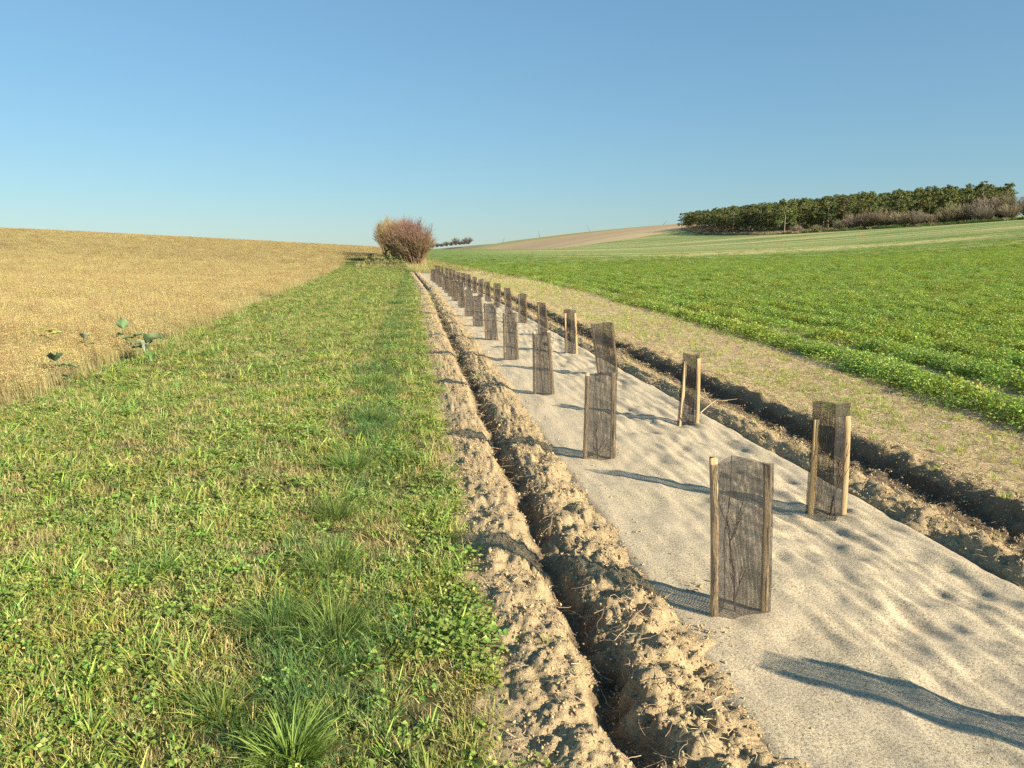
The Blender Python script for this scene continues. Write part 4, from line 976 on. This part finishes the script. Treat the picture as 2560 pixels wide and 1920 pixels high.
for i, (x, y, s, lab) in enumerate([(-5.6, 107.5, 1.5, "dark green weed at the far left end of the verge"), (-3.4, 108.0, 2.1, "tall dark leafy weed beside the shaded foot of the hedge"), (-2.2, 106.0, 1.8, "dark leafy weed in front of the shaded hedge foot"), (-1.2, 92.0, 1.3, "dark weed at the corner where verge and hedge meet")]):
    L = [(random.uniform(.1, .6) * s, random.uniform(0, 6.28), random.uniform(.1, .9), .34 * s, .22 * s, .2, .5, random.choice([GR2, (.07, .12, .04), GR1])) for _ in range(16)]
    broadleaf(x, y, .6 * s, L, lab, "dark weeds at the end of the verge")

# forked dead root lying over the right-hand trench
z0 = float(soil_height(np.array([3.05]), np.array([7.4]))[0])
def poly(pts, k=10):
    p = np.array(pts, float); s = np.r_[0, np.cumsum(np.linalg.norm(np.diff(p, axis=0), axis=1))]; t = np.linspace(0, s[-1], k)
    return np.stack([np.interp(t, s, p[:, i]) for i in range(3)], 1)
PL = np.array([poly([(-.25, -.25, .0), (-.05, -.05, .07), (.08, .08, .10), (.30, .22, .06)]), poly([(-.02, -.02, .08), (-.06, .1, .2), (-.05, .16, .27)]), poly([(.08, .08, .10), (.2, .0, .12), (.33, -.02, .14)])])
v, f, c = tubes(PL, np.array([np.linspace(.010, .004, 10), np.linspace(.007, .003, 10), np.linspace(.006, .003, 10)]), 5, np.full((3, 10, 3), 1.) * arr(.55, .43, .25))
o = obj("forked_root", make_mesh("forked_root", v, f, m_straw, col=c), None, "pale forked dead root sticking up beside the right trench behind the second right guard", "root")
o.location = (3.02, 7.4, z0 - .02); o.scale = (.8, .8, .7)

# ================================================================== bare hedge at the end of the strip
m_bark = foliage_mat("bare_twigs", 0.0, .12, None, .9, .1)
def shrub_parts(h, r, ns, nt_, low, top, w=.012, seed=0, leaf=0):
    r_ = np.random.default_rng(seed); k = 7
    a = r_.uniform(0, 6.28, ns); e = np.arccos(r_.uniform(.12, 1, ns)); d0 = .25 * r * np.sqrt(r_.random(ns))
    P0 = np.stack([np.cos(a) * d0, np.sin(a) * d0, -.1 + 0 * a], 1)
    rr = r * (1 + .12 * np.sin(a * 3 + seed) + .08 * np.sin(a * 7 + seed * 2)) * r_.uniform(.8, 1.0, ns)
    P1 = np.stack([np.cos(a) * np.sin(e) * rr, np.sin(a) * np.sin(e) * rr, h * (.28 + .72 * np.cos(e) ** .6) * r_.uniform(.74, 1.07, ns)], 1)
    t = np.linspace(0, 1, k)[None, :, None]
    mid = (P0 + P1) / 2 + np.stack([-.06 * P1[:, 0], -.06 * P1[:, 1], .10 * h * np.ones(ns)], 1)
    P = (1 - t) ** 2 * P0[:, None] + 2 * t * (1 - t) * mid[:, None] + t ** 2 * P1[:, None] + r_.normal(0, .02 * r, (ns, k, 3)) * t
    low, top = np.array(low), np.array(top)
    cz = lambda z: low * (1 - np.clip(z / h, 0, 1)[..., None] ** 1.4) + top * np.clip(z / h, 0, 1)[..., None] ** 1.4
    col = cz(P[..., 2]) * r_.uniform(.7, 1.25, (ns, 1, 1))
    stems = tubes(P, np.linspace(w * 1.4, w * .4, k)[None].repeat(ns, 0) * r_.uniform(.6, 1.3, (ns, 1)), 3, col)
    # twigs start along the outer half of the stems
    si = r_.integers(0, ns, nt_); f = r_.uniform(.22, 1, nt_) ** .75 * (k - 1.001); i0 = f.astype(int); ff = (f - i0)[:, None]
    B = P[si, i0] * (1 - ff) + P[si, i0 + 1] * ff
    D = P[si, i0 + 1] - P[si, i0]; D /= np.linalg.norm(D, axis=1, keepdims=True)
    D = D * .8 + r_.normal(0, .5, (nt_, 3)) + arr(0, 0, .35) + B * arr(.25, .25, 0) / r; D /= np.linalg.norm(D, axis=1, keepdims=True)
    L = r_.uniform(.10, .30, nt_) * h * .6; kk = 4; tt = np.linspace(0, 1, kk)[None, :, None]
    Q = B[:, None] + D[:, None] * L[:, None, None] * tt + arr(0, 0, 1) * (.12 * L)[:, None, None] * tt ** 2
    col = cz(Q[..., 2]) * r_.uniform(.7, 1.35, (nt_, 1, 1))
    twigs = tubes(Q, np.linspace(w * .55, w * .2, kk)[None].repeat(nt_, 0), 3, col)
    lv = None
    if leaf:
        li = r_.integers(0, nt_, leaf); hi = Q[li, -1, 2] > h * .62; li = li[hi]; n = len(li)
        lv = leaves(Q[li, r_.integers(1, kk, n)], r_.normal(0, 1, (n, 3)), r_.uniform(0, 6.28, n), r_.uniform(.05, .11, n), np.full(n, .07), np.array([(.13, .09, .05)]) * r_.uniform(.6, 1.6, (n, 1)))
    return stems, twigs, lv
TAN = (.31, .225, .12); RED = (.19, .088, .085); GLD = (.30, .215, .105)
hedge = [(.15, 86.5, 4.9, 2.35, TAN, RED, "nearest hedge shrub, purplish red twigs above a tan base"),
         (-.55, 94.0, 5.2, 2.3, TAN, RED, "reddish shrub directly behind the nearest one in the hedge"),
         (-1.45, 103.0, 5.3, 2.3, TAN, (.27, .16, .10), "brown shrub in the middle of the hedge with some red twigs"),
         (-2.4, 112.5, 5.5, 2.3, GLD, (.29, .19, .11), "golden brown shrub behind the middle of the hedge"),
         (-3.3, 121.0, 5.6, 2.3, GLD, GLD, "tall golden brown shrub second from the left in the hedge"),
         (-4.2, 129.0, 5.8, 2.3, GLD, GLD, "leftmost golden brown shrub of the hedge, dark at its foot")]
for i, (x, y, h, r, lo, hi, lab) in enumerate(hedge):
    x += .35
    t = thing("hedge_shrub", (x, y, float(H0(np.array([x]), np.array([y]))[0])), lab, "shrub", "bare shrubs of the hedge at the end of the rows")
    st, tw, lv = shrub_parts(h, r, 190, 5200, lo, hi, .021, 10 + i, 900 if i < 2 else 0)
    obj("stems", make_mesh("stems", st[0], st[1], m_bark, col=st[2]), t)
    obj("twigs", make_mesh("twigs", tw[0], tw[1], m_bark, col=tw[2]), t)
    if lv: obj("dead_leaves", make_mesh("dead_leaves", lv[0], lv[1], m_bark, col=lv[2]), t)["kind"] = 'stuff'

# ================================================================== the pine wood
m_needle = foliage_mat("pine_needles", .12, .22, (.06, (1.25, 1.05, .75)), .7, .2, (1.1, 1.1, .7))
def pine(h, r, base, seed, n=1500):
    r_ = np.random.default_rng(seed); nc = 46; zc = r_.uniform(base, h, nc) ; f = (zc - base) / (h - base)
    prof = r * np.clip(np.sin((.18 + .80 * (1 - f)) * math.pi * .62) * 1.05, .12, 1)
    a = r_.uniform(0, 6.28, nc); rad_ = prof * r_.uniform(.45, 1.0, nc)
    Cc = np.stack([np.cos(a) * rad_, np.sin(a) * rad_, zc], 1)
    ci = r_.integers(0, nc, n); off = r_.normal(0, 1, (n, 3)); off /= np.linalg.norm(off, axis=1, keepdims=True)
    P = Cc[ci] + off * arr(.72, .72, .40) * r_.uniform(.5, 1.0, (n, 1)) * (.8 + .4 * (1 - f[ci]))[:, None]
    nr = off * .8 + arr(0, 0, .7) + r_.normal(0, .35, (n, 3))
    s = r_.uniform(.30, .60, n)
    col = np.array([(.105, .145, .05), (.15, .18, .062), (.08, .115, .042), (.20, .21, .08)])[r_.integers(0, 4, n)] * r_.uniform(.8, 1.2, (n, 1)) * r_.uniform(.85, 1.15, nc)[ci][:, None]
    lv = leaves(P, nr, r_.uniform(0, 6.28, n), s, s * .6, col, .15)
    k = 7; T = np.zeros((1, k, 3)); T[0, :, 2] = np.linspace(-.3, h * .96, k); T[0, :, 0] = .15 * np.sin(np.linspace(0, 3, k) + seed)
    lim = []
    nb = 14; bi = r_.choice(nc, nb, replace=False)
    for b in bi:
        p0 = arr(0, 0, zc[b] - .5); lim.append(np.stack([p0 + (Cc[b] - p0) * u for u in np.linspace(0, 1, k)]))
    PP = np.concatenate([T, np.array(lim)]); RR = np.concatenate([np.linspace(.17, .05, k)[None], np.linspace(.055, .02, k)[None].repeat(nb, 0)])
    tc_ = np.full((nb + 1, k, 3), 1.) * arr(.30, .23, .17)
    tk = tubes(PP, RR, 5, tc_)
    return make_mesh("crown", lv[0], lv[1], m_needle, col=lv[2]), make_mesh("trunk", tk[0], tk[1], m_bark, col=tk[2]), (lv, tk)
PV = [pine(11.6, 2.6, 3.8, 1), pine(12.6, 2.8, 4.2, 2), pine(10.4, 2.5, 2.6, 3), pine(11.2, 3.0, 2.2, 4), pine(12.1, 2.3, 4.6, 5)]
POLY = np.array([(147, 403), (133, 330), (131, 262), (146, 252), (161, 245), (179, 239), (193, 233), (262, 316), (285, 420), (205, 475), (166, 458)], float)
def inside(x, y):
    r = np.zeros(len(x), bool); n = len(POLY)
    for i in range(n):
        x0, y0 = POLY[i]; x1, y1 = POLY[(i + 1) % n]
        c = ((y0 > y) != (y1 > y)) & (x < (x1 - x0) * (y - y0) / (y1 - y0 + 1e-9) + x0); r ^= c
    return r
gx, gy = np.meshgrid(np.arange(125, 290, 4.7), np.arange(228, 480, 4.7)); gx = gx.ravel() + rng.uniform(-1.5, 1.5, gx.size); gy = gy.ravel() + rng.uniform(-1.5, 1.5, gy.size)
k = inside(gx, gy); gx, gy = gx[k], gy[k]
def dseg(x, y, pts):
    d = np.full(len(x), 1e9)
    for (x0, y0), (x1, y1) in zip(pts[:-1], pts[1:]):
        t = np.clip(((x - x0) * (x1 - x0) + (y - y0) * (y1 - y0)) / ((x1 - x0) ** 2 + (y1 - y0) ** 2), 0, 1)
        d = np.minimum(d, np.hypot(x - x0 - t * (x1 - x0), y - y0 - t * (y1 - y0)))
    return d
fd = dseg(gx, gy, POLY[:7]); D = np.hypot(gx, gy)
order = np.argsort(np.where(fd < 9, 0, 1000) + D + fd * .5)
gx, gy, fd = gx[order], gy[order], fd[order]; gz = H0(gx, gy)
vi = rng.integers(0, 5, len(gx)); vs = rng.uniform(.78, 1.10, len(gx)) * (1 - .22 * sm(300, 410, gy)) * .95 * (.96 + .08 * sm(150, 200, gx))
NI = 290
for i in range(min(NI, len(gx))):
    edge = fd[i] < 9
    if edge and gy[i] > 285: lab = "pine with bare trunk showing in the shaded left side of the wood"
    elif edge: lab = "pine at the front edge of the wood above the brown scrub"
    else: lab = "pine inside the wood with only its sunlit crown showing above the others"
    if i == 0: pass
    t = thing("pine_tree", (gx[i], gy[i], gz[i]), lab, "pine tree", lab.replace("pine ", "pines ", 1), rng.uniform(0, 6.28))
    s = vs[i]; t.scale = (s, s, s)
    obj("crown", PV[vi[i]][0], t); obj("trunk", PV[vi[i]][1], t)
# the corner trees can be told apart
def wide_pine(x, y, lab, s=1.05, v=3):
    t = thing("pine_tree", (x, y, float(H0(np.array([x]), np.array([y]))[0])), lab, "pine tree"); t.scale = (s * 1.12, s * 1.12, s)
    obj("crown", PV[v][0], t); obj("trunk", PV[v][1], t)
wide_pine(144.2, 405.5, "end pine at the far left tip of the wood against the ploughed field", .76)
for gx_, gy_, lb_ in ((144.6, 400.0, "second pine from the far left tip of the wood"), (146.4, 404.5, "third pine from the far left tip, half behind the second"), (143.4, 394.0, "fourth pine from the far left tip at the shaded edge"), (148.5, 409.0, "pine just behind the far left tip of the wood"), (146.0, 393.0, "fifth pine from the far left tip of the wood")): wide_pine(gx_, gy_, lb_, .76, random.choice([2, 3]))
wide_pine(129.5, 259.0, "dark spreading pine at the front corner where the wood turns", .98)
full = []
for c_, t_, (lv, tk) in PV:
    n0 = len(lv[0]); me = make_mesh("whole_pine", np.concatenate([lv[0], tk[0]]), [lv[1], tk[1] + n0], m_needle, col=np.concatenate([lv[2], tk[2]])); full.append(me)
if len(gx) > NI:
    x, y, z, v, s = gx[NI:], gy[NI:], gz[NI:], vi[NI:], vs[NI:]; n = len(x)
    instancer("deep_pinewood", full, np.stack([x, y, z], 1), rng.uniform(0, 6.28, n), np.stack([s, s, s], 1), v, None, "back of the pine wood, closed canopy of tree tops along the skyline", "pine wood")
print("pines", len(gx))

# undergrowth inside the edge of the wood
st, tw, _ = shrub_parts(1.0, .9, 30, 260, (.12, .09, .06), (.16, .12, .08), .02, 77)
n0 = len(st[0]); ug = make_mesh("undergrowth", np.concatenate([st[0], tw[0]]), np.concatenate([st[1], tw[1] + n0]), m_bark, col=np.concatenate([st[2], tw[2]]))
k = (fd < 16); ux = np.repeat(gx[k], 5) + rng.normal(0, 2, k.sum() * 5); uy = np.repeat(gy[k], 5) + rng.normal(0, 2, k.sum() * 5); n = len(ux)
s = rng.uniform(.6, 1.3, n)
instancer("wood_undergrowth", [ug], np.stack([ux, uy, H0(ux, uy)], 1), rng.uniform(0, 6.28, n), np.stack([s * 1.4, s * 1.4, s], 1), np.zeros(n), None, "brown leafless undergrowth along the foot of the pine wood", "undergrowth")

# bare scrub in front of the wood: every bush its own
def scrubmesh(h, r, seed, lo, hi):
    st, tw, _ = shrub_parts(h, r, 120, 2600, lo, hi, .03, seed)
    return make_mesh("stems", st[0], st[1], m_bark, col=st[2]), make_mesh("twigs", tw[0], tw[1], m_bark, col=tw[2])
GY1 = (.21, .165, .105); GY2 = (.30, .245, .165)
SV = [scrubmesh(4.6, 3.0, 31, GY1, GY2), scrubmesh(5.0, 3.2, 32, (.19, .15, .09), (.29, .24, .14)), scrubmesh(4.2, 3.1, 33, GY1, (.29, .23, .155)), scrubmesh(4.8, 3.0, 34, (.22, .17, .12), (.31, .255, .19))]
scrub = [(128.5, 248.5, .55, "low rounded bush at the front corner of the wood"), (133.0, 243.5, .50, "low bush second from the corner below the pine trunks"), (139.5, 240.5, .72, "first tall bush of the brown scrub at its left end"),
         (143.0, 239.5, .85, "second bush of the brown scrub from its left end"), (147.0, 237.5, .98, "third bush of the brown scrub, reaching the pine crowns"), (150.5, 234.0, 1.0, "fourth bush of the brown scrub with an olive tint"),
         (153.0, 229.5, .92, "fifth bush of the brown scrub, rounded"), (156.0, 226.5, .86, "sixth bush of the brown scrub before the dip"), (159.5, 224.5, .62, "low bush sloping down to the dip in the scrub"),
         (165.0, 224.0, .95, "dark bush just right of the dip in the scrub"), (169.5, 223.0, 1.15, "large bush right of the dip under the pines"), (174.5, 220.5, 1.25, "tall grey bush near the right end of the wood"),
         (179.5, 218.0, 1.35, "tallest grey bush hiding the right end of the wood"), (185.0, 214.0, 1.25, "grey bush at the right edge of the picture"), (176.5, 212.5, .95, "front bush below the tallest grey one"),
         (170.5, 215.5, .85, "low front bush right of the dip"), (191.0, 209.0, 1.2, "last grey bush cut by the right edge of the picture"), (183.0, 206.5, .85, "small front bush at the right edge of the picture")]
for i, (x, y, s, lab) in enumerate(scrub):
    t = thing("scrub_bush", (x, y, float(H0(np.array([x]), np.array([y]))[0]) - .05), lab, "bush", "bare brown bushes in front of the pine wood", i * 1.3)
    if s > .6: s *= 1.24
    t.scale = (s * (1.15 if s > .6 else 1.6), s * (1.15 if s > .6 else 1.6), s)
    a, b = SV[i % 4]; obj("stems", a, t); obj("twigs", b, t)

# far hedgerow on the ridge
fx = [(10.5, 519.2, 1.8, 2.4), (13.8, 519.5, 2.1, 2.0), (17, 519.7, 2.2, 2.2), (20.5, 520.2, 2.8, 1.6), (23.5, 520.8, 2.0, 2.0), (26.8, 521.6, 3.2, 1.8), (30.0, 524.2, 2.6, 2.2), (33.2, 525, 5.2, 1.9), (36.0, 526, 2.4, 2.0), (38.5, 527, 2.2, 1.8), (41.6, 528.4, 4.6, 2.6)]
fl = ["low bush beside the hedge shrub at the start of the skyline hedgerow", "second low bush at the start of the skyline hedgerow", "dark bush with a rounded top near the left of the skyline hedgerow", "small pointed bush fourth along the skyline hedgerow", "low bush fifth along the skyline hedgerow", "taller bare bush sixth along the skyline hedgerow", "rounded dense bush in the middle of the skyline hedgerow",
      "tallest bare tree of the skyline hedgerow", "low bush right of the tallest skyline tree", "small bush before the round end tree on the skyline", "round topped tree at the right end of the skyline hedgerow"]
FVm = scrubmesh(4.6, 2.6, 51, (.15, .14, .11), (.20, .19, .15))
for (x, y, h, r), lab in zip(fx, fl):
    x -= 3.5; r *= 1.55
    t = thing("hedgerow_bush", (x, y, float(H0(np.array([x]), np.array([y]))[0])), lab, "bush", "bushes of the hedgerow on the far skyline", x)
    t.scale = (r / 2.6, r / 2.6, h / 4.6)
    obj("stems", FVm[0], t); obj("twigs", FVm[1], t)

# wind turbines behind the ridge: only a blade of each reaches above it
m_turb, nt, out = new_mat("turbine_paint"); q = NT(nt); q.l(q.bsdf((.20, .22, .25), .5), out.inputs[0])
def turbine(x, y, tipz, ang, lab):
    BL = 48.; hub = tipz - BL * math.cos(ang); gz_ = -56.0; d = math.hypot(x, y)
    t = thing("wind_turbine", (x, y, gz_), lab, "wind turbine", "wind turbines behind the ploughed ridge", -math.atan2(x, y))
    k = 8; P = np.zeros((1, k, 3)); P[0, :, 2] = np.linspace(0, hub - gz_ - 1.5, k)
    v, f, c = tubes(P, np.linspace(2.2, 1.3, k)[None], 10); obj("tower", make_mesh("tower", v, f, m_turb, smooth=True), t)
    P = np.zeros((1, 6, 3)); P[0, :, 1] = np.linspace(-3.5, 6, 6); P[0, :, 2] = hub - gz_
    v, f, c = tubes(P, np.array([[.8, 1.7, 1.9, 1.9, 1.7, .9]]), 8); obj("nacelle", make_mesh("nacelle", v, f, m_turb, smooth=True), t)
    for j in range(3):
        a = ang + j * 2 * math.pi / 3; V = []
        for i in range(12):
            u = i / 11.; r = .6 + u * (BL - .6); w = 1.9 * (1 - .8 * u) * (.55 if i == 0 else 1)
            for sx, sy in ((-w, -.18), (w * .6, -.25), (w, .0), (w * .6, .25)): V.append((sx * math.cos(a) + r * math.sin(a), -4.2 + sy, -sx * math.sin(a) + r * math.cos(a)))
        F = [(i * 4 + s, i * 4 + (s + 1) % 4, (i + 1) * 4 + (s + 1) % 4, (i + 1) * 4 + s) for i in range(11) for s in range(4)] + [(44, 45, 46, 47)]
        o = obj("blade", make_mesh("blade", np.array(V), np.array(F), m_turb), t); o.location = (0, 0, hub - gz_)
turbine(280.4, 2484, 57.5, .36, "leftmost wind turbine blade tip over the ridge, leaning right")
turbine(414.6, 2465, 76.2, -.25, "second wind turbine blade tip over the ridge, leaning left")
turbine(595.6, 2531, 95.7, -.36, "third wind turbine blade tip over the ridge, leaning left")
turbine(799.2, 2474, 111.2, .62, "rightmost wind turbine blade tip over the ridge near the wood, slanting right")
